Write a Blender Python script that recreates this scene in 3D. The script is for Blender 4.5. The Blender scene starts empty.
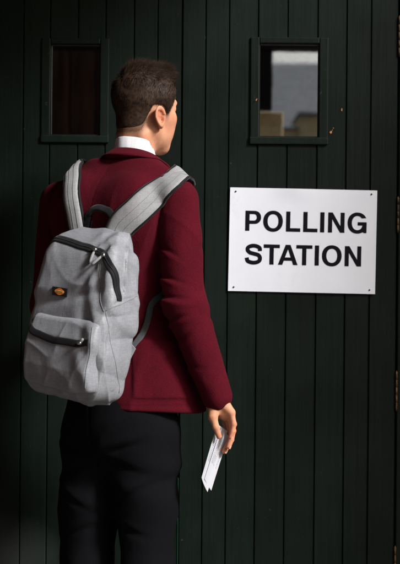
import bpy, math, random
import numpy as np
from mathutils import Vector, Matrix
from mathutils.geometry import tessellate_polygon
random.seed(7); RNG = np.random.RandomState(5)
R = math.radians
scene = bpy.context.scene
COL = scene.collection

# ------------------------------------------------------------------ camera, sky, sun, exposure
CAM = np.array([0.0, -4.8, 1.2]); FPX = 1680.0; ROLL = R(0.5)
cr_, sr_ = math.cos(ROLL), math.sin(ROLL)
cd = bpy.data.cameras.new('camera'); cam = bpy.data.objects.new('camera', cd); COL.objects.link(cam)
cd.sensor_fit = 'VERTICAL'; cd.sensor_height = 36.0; cd.lens = 36.0 * FPX / 564.0
cd.clip_start = 0.05; cd.clip_end = 500
cd.dof.use_dof = True; cd.dof.focus_distance = 4.35; cd.dof.aperture_fstop = 5.6
cam.matrix_world = Matrix(((cr_, -sr_, 0, CAM[0]), (0, 0, -1, CAM[1]), (sr_, cr_, 0, CAM[2]), (0, 0, 0, 1)))
scene.camera = cam

SUN_AZ, SUN_EL = 50.0, 33.0        # degrees from the viewing axis (behind the camera) towards +x, elevation
w = bpy.data.worlds.new('World'); scene.world = w; w.use_nodes = True
nt = w.node_tree; nt.nodes.clear()
sky = nt.nodes.new('ShaderNodeTexSky'); sky.sky_type = 'NISHITA'; sky.sun_disc = False
sky.sun_elevation = R(SUN_EL); sky.sun_rotation = R(180 - SUN_AZ); sky.dust_density = 5.0; sky.air_density = 1.0; sky.ozone_density = 1.0
bg = nt.nodes.new('ShaderNodeBackground'); bg.inputs[1].default_value = 0.10
wo = nt.nodes.new('ShaderNodeOutputWorld')
nt.links.new(sky.outputs[0], bg.inputs[0]); nt.links.new(bg.outputs[0], wo.inputs[0])
sd = bpy.data.lights.new('sun', 'SUN'); sun = bpy.data.objects.new('sun', sd); COL.objects.link(sun)
sd.energy = 4.1; sd.angle = R(11); sd.color = (0.985, 0.985, 1.0)
az, el = R(SUN_AZ), R(SUN_EL)
sv = Vector((math.sin(az) * math.cos(el), -math.cos(az) * math.cos(el), math.sin(el)))
sun.rotation_euler = sv.to_track_quat('Z', 'Y').to_euler()
scene.view_settings.view_transform = 'Standard'; scene.view_settings.look = 'None'
scene.view_settings.exposure = 0.32; scene.view_settings.gamma = 1.0
scene.view_settings.use_curve_mapping = False

# ------------------------------------------------------------------ helpers
def W(px, py, Y):
    """world point seen at photo position (px, py) at depth plane Y"""
    s = (Y - CAM[1]) / FPX
    dx, du = (px - 200) * s, (282 - py) * s
    return np.array([dx * cr_ - du * sr_, Y, CAM[2] + dx * sr_ + du * cr_])
def mat(name, col, rough=0.6, spec=0.5, metal=0.0):
    m = bpy.data.materials.new(name); m.use_nodes = True
    b = m.node_tree.nodes['Principled BSDF']
    b.inputs['Base Color'].default_value = (*col, 1); b.inputs['Roughness'].default_value = rough
    b.inputs['Specular IOR Level'].default_value = spec; b.inputs['Metallic'].default_value = metal
    return m, m.node_tree, b
def coord(nt, scale=(1, 1, 1), rot=(0, 0, 0)):
    tc = nt.nodes.new('ShaderNodeTexCoord'); mp = nt.nodes.new('ShaderNodeMapping')
    mp.inputs['Scale'].default_value = scale; mp.inputs['Rotation'].default_value = rot
    nt.links.new(tc.outputs['Object'], mp.inputs[0]); return mp.outputs[0]
def noise(nt, vec, scale, detail=3, rough=0.5):
    n = nt.nodes.new('ShaderNodeTexNoise'); n.inputs['Scale'].default_value = scale
    n.inputs['Detail'].default_value = detail; n.inputs['Roughness'].default_value = rough
    nt.links.new(vec, n.inputs['Vector']); return n.outputs['Fac']
def ramp(nt, fac, stops):
    r = nt.nodes.new('ShaderNodeValToRGB'); e = r.color_ramp.elements
    while len(e) < len(stops): e.new(0.5)
    for k, (p, c) in enumerate(stops):
        e[k].position = p; e[k].color = (*c, 1) if len(c) == 3 else c
    nt.links.new(fac, r.inputs[0]); return r.outputs[0]
def mix(nt, fac, a, b, mode='MIX'):
    n = nt.nodes.new('ShaderNodeMix'); n.data_type = 'RGBA'; n.blend_type = mode
    if hasattr(fac, 'links'): nt.links.new(fac, n.inputs[0])
    else: n.inputs[0].default_value = fac
    for i, v in ((6, a), (7, b)):
        if hasattr(v, 'links'): nt.links.new(v, n.inputs[i])
        else: n.inputs[i].default_value = (*v, 1)
    return n.outputs[2]
def bump(nt, b, h, strength, dist, prev=None):
    n = nt.nodes.new('ShaderNodeBump'); n.inputs['Strength'].default_value = strength; n.inputs['Distance'].default_value = dist
    nt.links.new(h, n.inputs['Height'])
    if prev is not None: nt.links.new(prev, n.inputs['Normal'])
    nt.links.new(n.outputs[0], b.inputs['Normal']); return n.outputs[0]

def tag(o, label=None, cat=None, group=None, kind=None):
    if label: o['label'] = label
    if cat: o['category'] = cat
    if group: o['group'] = group
    if kind: o['kind'] = kind
    return o
def empty(name, loc=(0, 0, 0)):
    o = bpy.data.objects.new(name, None); COL.objects.link(o); o.location = Vector(loc); o.empty_display_size = 0.1
    return o
def mesh(name, V, F, m, parent=None, smooth=True, mats=None, midx=None):
    """link ONE mesh object; V are world coordinates"""
    V = np.asarray(V, dtype=np.float64)
    me = bpy.data.meshes.new(name)
    off = np.zeros(3)
    if parent is not None:
        p = parent
        while p is not None: off += np.array(p.location); p = p.parent
        org = off
    me.from_pydata((V - off).tolist(), [], [tuple(int(i) for i in f) for f in F])
    for mm in (mats or [m]): me.materials.append(mm)
    if midx is not None: me.polygons.foreach_set('material_index', np.asarray(midx, dtype=np.int32))
    if smooth: me.polygons.foreach_set('use_smooth', np.ones(len(me.polygons), dtype=bool))
    me.update()
    o = bpy.data.objects.new(name, me); COL.objects.link(o)
    if parent is not None: o.parent = parent
    return o
class MB:
    def __init__(s): s.V = []; s.F = []; s.n = 0
    def add(s, V, F):
        V = np.asarray(V, dtype=float); s.V.append(V); s.F += [tuple(i + s.n for i in f) for f in F]; s.n += len(V); return s
    def box(s, x0, x1, y0, y1, z0, z1, b=0.0):
        if b <= 0:
            V = [(x, y, z) for x in (x0, x1) for y in (y0, y1) for z in (z0, z1)]
            return s.add(V, [(0, 1, 3, 2), (4, 6, 7, 5), (0, 4, 5, 1), (2, 3, 7, 6), (0, 2, 6, 4), (1, 5, 7, 3)])
        import bmesh
        bm = bmesh.new(); bmesh.ops.create_cube(bm, size=1)
        for v in bm.verts: v.co = Vector(((x0 + x1) / 2 + v.co.x * (x1 - x0), (y0 + y1) / 2 + v.co.y * (y1 - y0), (z0 + z1) / 2 + v.co.z * (z1 - z0)))
        bmesh.ops.bevel(bm, geom=bm.edges[:], offset=b, segments=2, affect='EDGES', profile=0.6)
        bm.verts.index_update(); V = [tuple(v.co) for v in bm.verts]; F = [[v.index for v in f.verts] for f in bm.faces]; bm.free()
        return s.add(V, F)
    def tube(s, pts, rad, n=10, cap=True):
        pts = np.asarray(pts, float); N = len(pts); rad = np.broadcast_to(np.asarray(rad, float), (N,))
        T = np.gradient(pts, axis=0); T /= np.linalg.norm(T, axis=1)[:, None] + 1e-12
        up = np.array([0.13, 0.27, 0.95]); V = []
        for i in range(N):
            a = np.cross(T[i], up); a /= np.linalg.norm(a) + 1e-12; b = np.cross(T[i], a)
            for k in range(n):
                t = 2 * math.pi * k / n; V.append(pts[i] + rad[i] * (a * math.cos(t) + b * math.sin(t)))
        F = [(i * n + k, i * n + (k + 1) % n, (i + 1) * n + (k + 1) % n, (i + 1) * n + k) for i in range(N - 1) for k in range(n)]
        if cap: F += [tuple(range(n - 1, -1, -1)), tuple((N - 1) * n + k for k in range(n))]
        return s.add(V, F)
    def build(s, name, m, parent=None, smooth=False):
        return mesh(name, np.concatenate(s.V), s.F, m, parent, smooth)

# ---- implicit surfaces
def nrm(v): return v / (np.linalg.norm(v, axis=-1, keepdims=True) + 1e-12)
def capsule(P, a, b, ra, rb):
    a = np.asarray(a, np.float32); b = np.asarray(b, np.float32); ba = b - a
    h = np.clip(((P - a) @ ba) / (ba @ ba), 0, 1)
    return np.linalg.norm(P - a - h[:, None] * ba, axis=1) - (ra + (rb - ra) * h)
def chain(P, pts, rads, k=0.01):
    d = None
    for i in range(len(pts) - 1):
        e = capsule(P, pts[i], pts[i + 1], rads[i], rads[i + 1]); d = e if d is None else smin(d, e, k)
    return d
def ellip(P, c, r, Rm=None):
    q = P - np.asarray(c, np.float32)
    if Rm is not None: q = q @ np.asarray(Rm, np.float32).T
    r = np.asarray(r, np.float32)
    k1 = np.linalg.norm(q / r, axis=1); k2 = np.linalg.norm(q / (r * r), axis=1) + 1e-9
    return k1 * (k1 - 1) / k2
def smin(a, b, k):
    h = np.maximum(k - np.abs(a - b), 0) / k; return np.minimum(a, b) - h * h * k * 0.25
def smax(a, b, k): return -smin(-a, -b, k)
def sstep(x, a, b):
    t = np.clip((x - a) / (b - a), 0, 1); return t * t * (3 - 2 * t)
def tab(keys, sm=0.012):
    """smooth lookup table from (z, v...) keys"""
    k = np.array(keys, float); zs = np.linspace(k[0, 0], k[-1, 0], 400); h = zs[1] - zs[0]
    n = max(1, int(sm / h)); g = np.exp(-0.5 * (np.arange(-3 * n, 3 * n + 1) / n) ** 2); g /= g.sum()
    cols = [np.convolve(np.pad(np.interp(zs, k[:, 0], k[:, i]), 3 * n, mode='edge'), g, 'valid') for i in range(1, k.shape[1])]
    return lambda z: [np.interp(z, zs, c).astype(np.float32) for c in cols]
class Waves:
    """smooth pseudo noise from warped sines"""
    def __init__(s, seed, freq, aniso=(1, 1, 1), n=9):
        r = np.random.RandomState(seed); d = nrm(r.randn(n, 3)) * np.array(aniso)
        s.k = (d * freq * r.uniform(0.5, 1.6, (n, 1))).astype(np.float32); s.p = r.uniform(0, 6.28, n).astype(np.float32)
        s.k2 = (nrm(r.randn(n, 3)) * freq * 0.45).astype(np.float32); s.n = n
    def __call__(s, P):
        v = 0
        for i in range(s.n): v = v + np.sin(P @ s.k[i] + s.p[i] + 1.6 * np.sin(P @ s.k2[i] + s.p[i] * 2))
        return v / math.sqrt(s.n)
def surfnet(f, lo, hi, h, stride=4):
    lo = np.asarray(lo, float); hi = np.asarray(hi, float)
    nc = np.ceil((hi - lo) / (h * stride)).astype(int) + 1
    ax = [lo[i] + np.arange(nc[i]) * h * stride for i in range(3)]
    C = np.stack(np.meshgrid(*ax, indexing='ij'), -1).reshape(-1, 3).astype(np.float32)
    # block centres
    Cc = C + h * (stride - 1) / 2
    dc = f(Cc).reshape(nc)
    near = np.abs(dc) < h * stride * 1.9
    n = nc * stride
    mask = near.repeat(stride, 0).repeat(stride, 1).repeat(stride, 2)
    vals = dc.repeat(stride, 0).repeat(stride, 1).repeat(stride, 2).astype(np.float32)
    idx = np.argwhere(mask)
    P = (lo + idx * h).astype(np.float32)
    out = np.empty(len(P), np.float32)
    for s in range(0, len(P), 400000): out[s:s + 400000] = f(P[s:s + 400000])
    vals[mask] = out
    inside = vals < 0
    cnt = np.zeros(np.array(inside.shape) - 1, np.int8); sl = [slice(0, -1), slice(1, None)]
    for a in (0, 1):
        for b in (0, 1):
            for c in (0, 1): cnt += inside[sl[a], sl[b], sl[c]]
    cell = (cnt > 0) & (cnt < 8)
    ci = np.argwhere(cell); vid = -np.ones(cell.shape, np.int64); vid[cell] = np.arange(len(ci))
    acc = np.zeros((len(ci), 3)); num = np.zeros(len(ci))
    corners = [(a, b, c) for a in (0, 1) for b in (0, 1) for c in (0, 1)]
    for A in corners:
        for ax_ in range(3):
            if A[ax_]: continue
            B = list(A); B[ax_] = 1
            va = vals[ci[:, 0] + A[0], ci[:, 1] + A[1], ci[:, 2] + A[2]]; vb = vals[ci[:, 0] + B[0], ci[:, 1] + B[1], ci[:, 2] + B[2]]
            x = (va < 0) != (vb < 0); t = np.where(x, va / np.where(x, va - vb, 1), 0)
            p = np.tile(np.array(A, float), (len(ci), 1)); p[:, ax_] = t
            acc += p * x[:, None]; num += x
    V = lo + (ci + acc / num[:, None]) * h
    F = []
    for a in range(3):
        s0 = [slice(None)] * 3; s1 = [slice(None)] * 3; s0[a] = slice(0, -1); s1[a] = slice(1, None)
        i0 = inside[tuple(s0)]; i1 = inside[tuple(s1)]
        e = np.argwhere(i0 != i1); b, c = (a + 1) % 3, (a + 2) % 3
        ok = (e[:, b] > 0) & (e[:, c] > 0) & (e[:, b] < cell.shape[b]) & (e[:, c] < cell.shape[c]) & (e[:, a] < cell.shape[a]); e = e[ok]
        flip = ~i0[e[:, 0], e[:, 1], e[:, 2]]
        q = []
        for ob, oc in ((-1, -1), (0, -1), (0, 0), (-1, 0)):
            g = e.copy(); g[:, b] += ob; g[:, c] += oc; q.append(vid[g[:, 0], g[:, 1], g[:, 2]])
        q = np.stack(q, 1); q[flip] = q[flip][:, ::-1]; q = q[(q >= 0).all(1)]; F.append(q)
    F = np.concatenate(F)
    return V, F
def grad(f, P, e=0.002):
    P = np.asarray(P, np.float32); G = np.zeros_like(P)
    for i in range(3):
        o = np.zeros(3, np.float32); o[i] = e; G[:, i] = f(P + o) - f(P - o)
    return nrm(G)
def project(f, P, off=0.0, it=5):
    P = np.asarray(P, np.float32).copy()
    for _ in range(it): P -= (f(P) - off)[:, None] * grad(f, P) * 0.9
    return P
def pushout(f, P, off, it=4):
    P = np.asarray(P, np.float32).copy()
    for _ in range(it):
        d = f(P); P += np.maximum(off - d, 0)[:, None] * grad(f, P)
    return P
def raycast(f, pix, off=0.0, tmax=7):
    pix = np.asarray(pix, float); D = np.array([W(x, y, 0.0) for x, y in pix]) - CAM; D = nrm(D)
    t = np.full(len(pix), 3.2)
    for _ in range(70): t += np.clip(f((CAM + D * t[:, None]).astype(np.float32)) - off, -0.01, 0.08) * 0.7
    return CAM + D * t[:, None]
def spline(pts, n):
    """Catmull-Rom resampled evenly to n points"""
    p = np.asarray(pts, float); q = np.vstack([2 * p[0] - p[1], p, 2 * p[-1] - p[-2]]); out = []
    for i in range(1, len(q) - 2):
        for t in np.linspace(0, 1, 24, endpoint=False):
            a, b, c, d = q[i - 1], q[i], q[i + 1], q[i + 2]
            out.append(0.5 * ((2 * b) + (-a + c) * t + (2 * a - 5 * b + 4 * c - d) * t * t + (-a + 3 * b - 3 * c + d) * t ** 3))
    out.append(p[-1]); out = np.array(out)
    L = np.r_[0, np.cumsum(np.linalg.norm(np.diff(out, axis=0), axis=1))]
    s = np.linspace(0, L[-1], n); return np.stack([np.interp(s, L, out[:, k]) for k in range(out.shape[1])], 1)
def ribbon(path, normals, width, thick, f=None, off=0.0, ncross=9, edge=0.5, hard=False):
    """soft strap: a closed cross-section swept along a path; pushed out of surface f when given"""
    path = np.asarray(path, float); N = len(path); T = nrm(np.gradient(path, axis=0)); normals = nrm(np.asarray(normals, float))
    B = nrm(np.cross(T, normals)); normals = nrm(np.cross(B, T)); width = np.broadcast_to(width, (N,))
    s = np.linspace(-1, 1, ncross)
    base = path[:, None, :] + B[:, None, :] * (s[None, :, None] * width[:, None, None] / 2)
    nn = np.repeat(normals[:, None, :], ncross, 1)
    if f is not None:
        base = pushout(f, base.reshape(-1, 3), off).reshape(base.shape).astype(float)
        k = np.array([0.25, 0.5, 0.25])
        for _ in range(2): base[1:-1] = base[:-2] * .25 + base[1:-1] * .5 + base[2:] * .25
    prof = (1 - np.abs(s) ** 4) * (1 - edge) + edge if not hard else np.ones(ncross)
    up = base + nn * (thick * prof)[None, :, None]; lo = base
    ring = np.concatenate([up, lo[:, ::-1]], 1); M = ring.shape[1]; V = ring.reshape(-1, 3)
    F = [(i * M + k, i * M + (k + 1) % M, (i + 1) * M + (k + 1) % M, (i + 1) * M + k) for i in range(N - 1) for k in range(M)]
    F += [tuple(range(M - 1, -1, -1)), tuple((N - 1) * M + k for k in range(M))]
    return V, F, up

# ------------------------------------------------------------------ materials
def m_door():
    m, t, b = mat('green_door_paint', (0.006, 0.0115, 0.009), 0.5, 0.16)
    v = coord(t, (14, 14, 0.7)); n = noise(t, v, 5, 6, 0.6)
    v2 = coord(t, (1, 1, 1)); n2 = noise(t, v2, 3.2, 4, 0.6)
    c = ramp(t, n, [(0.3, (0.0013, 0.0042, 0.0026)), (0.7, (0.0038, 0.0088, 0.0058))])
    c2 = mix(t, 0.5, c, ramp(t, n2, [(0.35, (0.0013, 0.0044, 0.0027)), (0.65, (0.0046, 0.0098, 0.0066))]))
    # sparse scuffs and drips
    n3 = noise(t, coord(t, (30, 30, 9)), 6, 5, 0.7); f3 = ramp(t, n3, [(0.68, (0, 0, 0)), (0.78, (1, 1, 1))])
    c3 = mix(t, f3, c2, (0.02, 0.026, 0.022))
    n5 = noise(t, coord(t, (9, 9, 0.8)), 4, 3, 0.5); c3 = mix(t, ramp(t, n5, [(0.62, (0, 0, 0)), (0.72, (.5, .5, .5))]), c3, (0.0018, 0.003, 0.0024))
    n6 = noise(t, coord(t, (1, 1, 1)), 75, 2, 0.5); c3 = mix(t, ramp(t, n6, [(0.735, (0, 0, 0)), (0.76, (1, 1, 1))]), c3, (0.03, 0.035, 0.03))
    g2 = t.nodes.new('ShaderNodeNewGeometry'); c3 = mix(t, 1.0, c3, ramp(t, g2.outputs['Random Per Island'], [(0, (.72,) * 3), (1, (1.25,) * 3)]), 'MULTIPLY')
    # soft paler grey patch low on the left leaf
    ge = t.nodes.new('ShaderNodeNewGeometry'); vm = t.nodes.new('ShaderNodeVectorMath'); vm.operation = 'DISTANCE'
    mp = t.nodes.new('ShaderNodeMapping'); mp.inputs['Scale'].default_value = (1, 0, 1.3); t.links.new(ge.outputs['Position'], mp.inputs[0])
    t.links.new(mp.outputs[0], vm.inputs[0]); vm.inputs[1].default_value = (-.56, 0, .40 * 1.3)
    f4 = ramp(t, vm.outputs['Value'], [(0.04, (0.8, 0.8, 0.8)), (0.19, (0, 0, 0))])
    c3 = mix(t, f4, c3, (0.035, 0.04, 0.036))
    t.links.new(c3, b.inputs['Base Color'])
    t.links.new(ramp(t, n2, [(0.3, (0.42,) * 3), (0.7, (0.62,) * 3)]), b.inputs['Roughness'])
    bump(t, b, n, 0.35, 0.002); return m
M_DOOR = m_door()
M_GREEN, _, _ = mat('gap_light_green', (0.006, 0.06, 0.035), 0.5, 0.3)  # colour stands in for greenish light showing between the leaves
M_BARE, t, b = mat('bare_wood_chip', (0.45, 0.2, 0.08), 0.8)
M_RUST, t, b = mat('rusty_hinge', (0.2, 0.09, 0.03), 0.75, 0.3)
n = noise(t, coord(t, (1, 1, 1)), 60, 5, 0.7)
t.links.new(ramp(t, n, [(0.3, (0.015, 0.012, 0.008)), (0.55, (0.10, 0.055, 0.02)), (0.75, (0.2, 0.12, 0.05))]), b.inputs['Base Color'])
M_SIGN, t, b = mat('white_sign_board', (0.80, 0.81, 0.86), 0.42, 0.4)
n = noise(t, coord(t), 9, 5, 0.6); t.links.new(ramp(t, n, [(0.3, (0.76, 0.79, 0.87)), (0.7, (0.81, 0.84, 0.91))]), b.inputs['Base Color'])
n = noise(t, coord(t), 2.2, 1, 0.5); bump(t, b, n, 0.6, 0.012)
src = b.inputs['Base Color'].links[0].from_socket; n = noise(t, coord(t, (1, 1, .5)), 14, 6, 0.75)
t.links.new(mix(t, ramp(t, n, [(0.6, (0, 0, 0)), (0.8, (.4, .4, .4))]), src, (0.5, 0.51, 0.53)), b.inputs['Base Color'])
M_INK, _, _ = mat('black_sign_vinyl', (0.003, 0.003, 0.006), 0.6, 0.12)
M_NAIL, _, _ = mat('dark_screw', (0.02, 0.02, 0.02), 0.5, 0.5, 0.6)
M_ROOM, _, _ = mat('dark_room_lining', (0.02, 0.017, 0.014), 0.9)
def m_glass():
    m = bpy.data.materials.new('old_window_glass'); m.use_nodes = True; t = m.node_tree; t.nodes.clear()
    o = t.nodes.new('ShaderNodeOutputMaterial'); g = t.nodes.new('ShaderNodeBsdfGlossy'); g.inputs['Roughness'].default_value = 0.012
    g.inputs['Color'].default_value = (0.97, 0.98, 1.0, 1)
    tr = t.nodes.new('ShaderNodeBsdfTransparent'); tr.inputs[0].default_value = (0.8, 0.8, 0.8, 1); mx = t.nodes.new('ShaderNodeMixShader')
    n = noise(t, coord(t), 55, 5, 0.65); f = ramp(t, n, [(0.3, (0.66,) * 3), (0.62, (0.78,) * 3)])
    t.links.new(f, mx.inputs[0]); t.links.new(tr.outputs[0], mx.inputs[1]); t.links.new(g.outputs[0], mx.inputs[2])
    bn = t.nodes.new('ShaderNodeBump'); bn.inputs['Strength'].default_value = 0.03; bn.inputs['Distance'].default_value = 0.0006
    n2 = noise(t, coord(t), 16, 2, 0.5); t.links.new(n2, bn.inputs['Height']); t.links.new(bn.outputs[0], g.inputs['Normal'])
    t.links.new(mx.outputs[0], o.inputs[0]); return m
M_GLASS = m_glass()
def m_cloth(name, dark, light, weave=900, rough=0.9, sheen=0.3, wr=0.0, tint=(1, 1, 1), blot=14, bs=0.35):
    m, t, b = mat(name, light, rough, 0.2)
    v = coord(t); n = noise(t, v, blot, 5, 0.6); c = ramp(t, n, [(0.3, dark), (0.7, light)])
    n2 = noise(t, v, weave, 2, 0.6); c = mix(t, 0.45, c, ramp(t, n2, [(0.3, tuple(x * 0.55 for x in dark)), (0.7, tuple(x * 1.35 for x in light))]))
    t.links.new(c, b.inputs['Base Color'])
    b.inputs['Sheen Weight'].default_value = sheen; b.inputs['Sheen Roughness'].default_value = 0.5; b.inputs['Sheen Tint'].default_value = (*tint, 1)
    p = bump(t, b, n2, bs, 0.0012)
    if wr: p = bump(t, b, noise(t, coord(t, (1, 1, 0.55)), 26, 4, 0.55), wr, 0.006, p)
    return m
M_BLAZER = m_cloth('burgundy_wool', (0.050, 0.0027, 0.0070), (0.076, 0.0042, 0.0104), 420, 0.95, 0.03, 0.4, (1, 0.2, 0.25), bs=0.6)
M_BLAZER.node_tree.nodes['Principled BSDF'].inputs['Specular IOR Level'].default_value = 0.08
M_SHIRT = m_cloth('white_shirt_cotton', (0.78, 0.79, 0.83), (0.84, 0.85, 0.88), 900, 0.8, 0.1)
M_TROUSER = m_cloth('black_trouser_cloth', (0.0034, 0.0033, 0.0042), (0.0048, 0.0046, 0.0058), 800, 0.9, 0.0, 0.3)
M_TROUSER.node_tree.nodes['Principled BSDF'].inputs['Specular IOR Level'].default_value = 0.06
M_BAG = m_cloth('grey_polyester', (0.205, 0.213, 0.234), (0.250, 0.260, 0.284), 1100, 0.42, 0.05, 0.3, bs=0.12)
def heather(m, amt):
    t = m.node_tree; b = t.nodes['Principled BSDF']; src = b.inputs['Base Color'].links[0].from_socket
    n1 = noise(t, coord(t, (1, 1, .12)), 420, 3, 0.7); n2 = noise(t, coord(t, (.15, .15, 1)), 420, 3, 0.7); n3 = noise(t, coord(t), 38, 4, 0.6)
    c = src
    for n_, lo_, hi_ in ((n1, 1 - amt, 1 + amt), (n2, 1 - amt, 1 + amt), (n3, 1 - amt * .6, 1 + amt * .5)):
        c = mix(t, 1.0, c, ramp(t, n_, [(0.35, (lo_,) * 3), (0.65, (hi_,) * 3)]), 'MULTIPLY')
    t.links.new(c, b.inputs['Base Color'])
heather(M_BAG, .10)
M_STRAP = m_cloth('grey_strap_fabric', (0.27, 0.276, 0.285), (0.33, 0.336, 0.345), 1400, 0.6, 0.15, 0.2)
heather(M_STRAP, .08)
M_WEB = m_cloth('black_webbing', (0.005, 0.005, 0.006), (0.009, 0.009, 0.010), 700, 0.6, 0.1)
M_GWEB = m_cloth('charcoal_webbing', (0.010, 0.011, 0.014), (0.018, 0.020, 0.024), 700, 0.6, 0.1)
M_METAL, _, _ = mat('zip_metal', (0.55, 0.55, 0.56), 0.35, 0.5, 1.0)
for m_ in (M_WEB, M_GWEB): m_.node_tree.nodes['Principled BSDF'].inputs['Specular IOR Level'].default_value = .12
M_LWEB = m_cloth('grey_webbing', (0.03, 0.033, 0.038), (0.05, 0.054, 0.06), 700, 0.7, 0.1)
M_STITCH, _, _ = mat('grey_thread', (0.19, 0.195, 0.205), 0.8, 0.1)
M_PULL = m_cloth('grey_cord', (0.2, 0.2, 0.21), (0.3, 0.3, 0.31), 900, 0.6, 0.1)
M_ORANGE, _, _ = mat('orange_thread', (0.75, 0.17, 0.015), 0.7)
M_YELLOW, _, _ = mat('yellow_thread', (0.85, 0.62, 0.2), 0.7)
M_SHOE, _, _ = mat('black_leather', (0.008, 0.008, 0.008), 0.35)
def m_skin():
    m, t, b = mat('skin', (0.52, 0.25, 0.14), 0.6, 0.25)
    n = noise(t, coord(t), 28, 5, 0.6); c = ramp(t, n, [(0.3, (0.49, 0.22, 0.125)), (0.7, (0.60, 0.32, 0.20))]); c = mix(t, ramp(t, noise(t, coord(t), 160, 4, 0.7), [(0.45, (0, 0, 0)), (0.75, (.45, .45, .45))]), c, (0.50, 0.17, 0.09))
    at = t.nodes.new('ShaderNodeAttribute'); at.attribute_name = 'flush'
    c = mix(t, at.outputs['Fac'], c, (0.55, 0.13, 0.07))
    a2 = t.nodes.new('ShaderNodeAttribute'); a2.attribute_name = 'stubble'; sn = noise(t, coord(t), 700, 2, 0.6)
    mm = t.nodes.new('ShaderNodeMath'); mm.operation = 'MULTIPLY'; t.links.new(a2.outputs['Fac'], mm.inputs[0]); t.links.new(ramp(t, sn, [(0.3, (0.55,) * 3), (0.6, (1,) * 3)]), mm.inputs[1])
    c = mix(t, mm.outputs[0], c, (0.04, 0.022, 0.015)); t.links.new(c, b.inputs['Base Color'])
    b.inputs['Subsurface Weight'].default_value = 0.25; b.inputs['Subsurface Radius'].default_value = (1, 0.35, 0.2); b.inputs['Subsurface Scale'].default_value = 0.009
    p = bump(t, b, noise(t, coord(t), 420, 3, 0.6), 0.3, 0.0008); bump(t, b, noise(t, coord(t), 95, 3, 0.6), 0.25, 0.0012, p); return m
M_SKIN = m_skin()
M_HAIR, t, b = mat('dark_brown_hair', (0.018, 0.0105, 0.0065), 0.6, 0.15)
n = noise(t, coord(t), 120, 3, 0.6); t.links.new(ramp(t, n, [(0.3, (0.012, 0.007, 0.005)), (0.7, (0.052, 0.029, 0.018))]), b.inputs['Base Color'])
M_NAILS, _, _ = mat('fingernail', (0.62, 0.34, 0.26), 0.3, 0.5)
M_EYE, _, _ = mat('eye_white', (0.7, 0.66, 0.62), 0.2)
M_IRIS, _, _ = mat('brown_iris', (0.05, 0.025, 0.012), 0.15)
def m_paper():
    m, t, b = mat('printed_paper', (0.7, 0.7, 0.74), 0.6, 0.3)
    # printed text: rows of broken grey strokes, and blocks
    tc = t.nodes.new('ShaderNodeTexCoord'); sep = t.nodes.new('ShaderNodeSeparateXYZ'); t.links.new(tc.outputs['UV'], sep.inputs[0])
    def M(op, a, bv, c=None):
        n = t.nodes.new('ShaderNodeMath'); n.operation = op
        for i, x in enumerate((a, bv, c)):
            if x is None: continue
            if hasattr(x, 'links'): t.links.new(x, n.inputs[i])
            else: n.inputs[i].default_value = x
        return n.outputs[0]
    row = M('FRACT', M('MULTIPLY', sep.outputs[1], 34), 0); rows = M('GREATER_THAN', row, 0.5)
    mp = t.nodes.new('ShaderNodeMapping'); mp.inputs['Scale'].default_value = (26, 34, 1); t.links.new(tc.outputs['UV'], mp.inputs[0])
    vn = noise(t, mp.outputs[0], 1.0, 1, 0.5); words = M('GREATER_THAN', vn, 0.47)
    ina = M('MULTIPLY', M('GREATER_THAN', sep.outputs[0], 0.14), M('LESS_THAN', sep.outputs[0], 0.86))
    inb = M('MULTIPLY', M('GREATER_THAN', sep.outputs[1], 0.35), M('LESS_THAN', sep.outputs[1], 0.82))
    f = M('MULTIPLY', M('MULTIPLY', rows, words), M('MULTIPLY', ina, inb))
    f = M('MULTIPLY', f, 0.75)
    t.links.new(mix(t, f, (0.5, 0.51, 0.56), (0.13, 0.13, 0.16)), b.inputs['Base Color'])
    n = noise(t, coord(t), 18, 2, 0.5); bump(t, b, n, 0.3, 0.004); return m
M_PAPER = m_paper()
def m_brick(name, c1, c2, mo, scale=1.0):
    m, t, b = mat(name, c1, 0.9, 0.2)
    tc = t.nodes.new('ShaderNodeTexCoord'); sep = t.nodes.new('ShaderNodeSeparateXYZ'); t.links.new(tc.outputs['Object'], sep.inputs[0])
    ad = t.nodes.new('ShaderNodeMath'); ad.operation = 'ADD'; t.links.new(sep.outputs[0], ad.inputs[0]); t.links.new(sep.outputs[1], ad.inputs[1])
    cb = t.nodes.new('ShaderNodeCombineXYZ'); t.links.new(ad.outputs[0], cb.inputs[0]); t.links.new(sep.outputs[2], cb.inputs[1])
    br = t.nodes.new('ShaderNodeTexBrick'); br.inputs['Scale'].default_value = 4.4 * scale; br.inputs['Mortar Size'].default_value = 0.015
    br.inputs['Color1'].default_value = (*c1, 1); br.inputs['Color2'].default_value = (*c2, 1); br.inputs['Mortar'].default_value = (*mo, 1)
    t.links.new(cb.outputs[0], br.inputs[0]); n = noise(t, coord(t), 2.5, 5, 0.6)
    c = mix(t, 0.5, br.outputs[0], ramp(t, n, [(0.3, tuple(x * 0.5 for x in c1)), (0.7, tuple(x * 1.2 for x in c2))])); t.links.new(c, b.inputs['Base Color'])
    bump(t, b, br.outputs['Fac'], -0.6, 0.01); return m
M_BRICK = m_brick('dark_red_brick', (0.11, 0.05, 0.035), (0.16, 0.075, 0.05), (0.14, 0.12, 0.1))
M_STONE = m_brick('buff_stone', (0.80, 0.61, 0.28), (0.88, 0.70, 0.34), (0.7, 0.55, 0.30), 0.5)
M_TAN = m_brick('tan_brick', (0.62, 0.42, 0.18), (0.7, 0.48, 0.22), (0.3, 0.25, 0.18))
M_TIMBER, t, b = mat('dark_stained_timber', (0.03, 0.015, 0.008), 0.7, 0.3)
n = noise(t, coord(t, (12, 12, 1)), 3, 5, 0.6); t.links.new(ramp(t, n, [(0.3, (0.02, 0.011, 0.007)), (0.7, (0.085, 0.042, 0.026))]), b.inputs['Base Color'])
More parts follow.
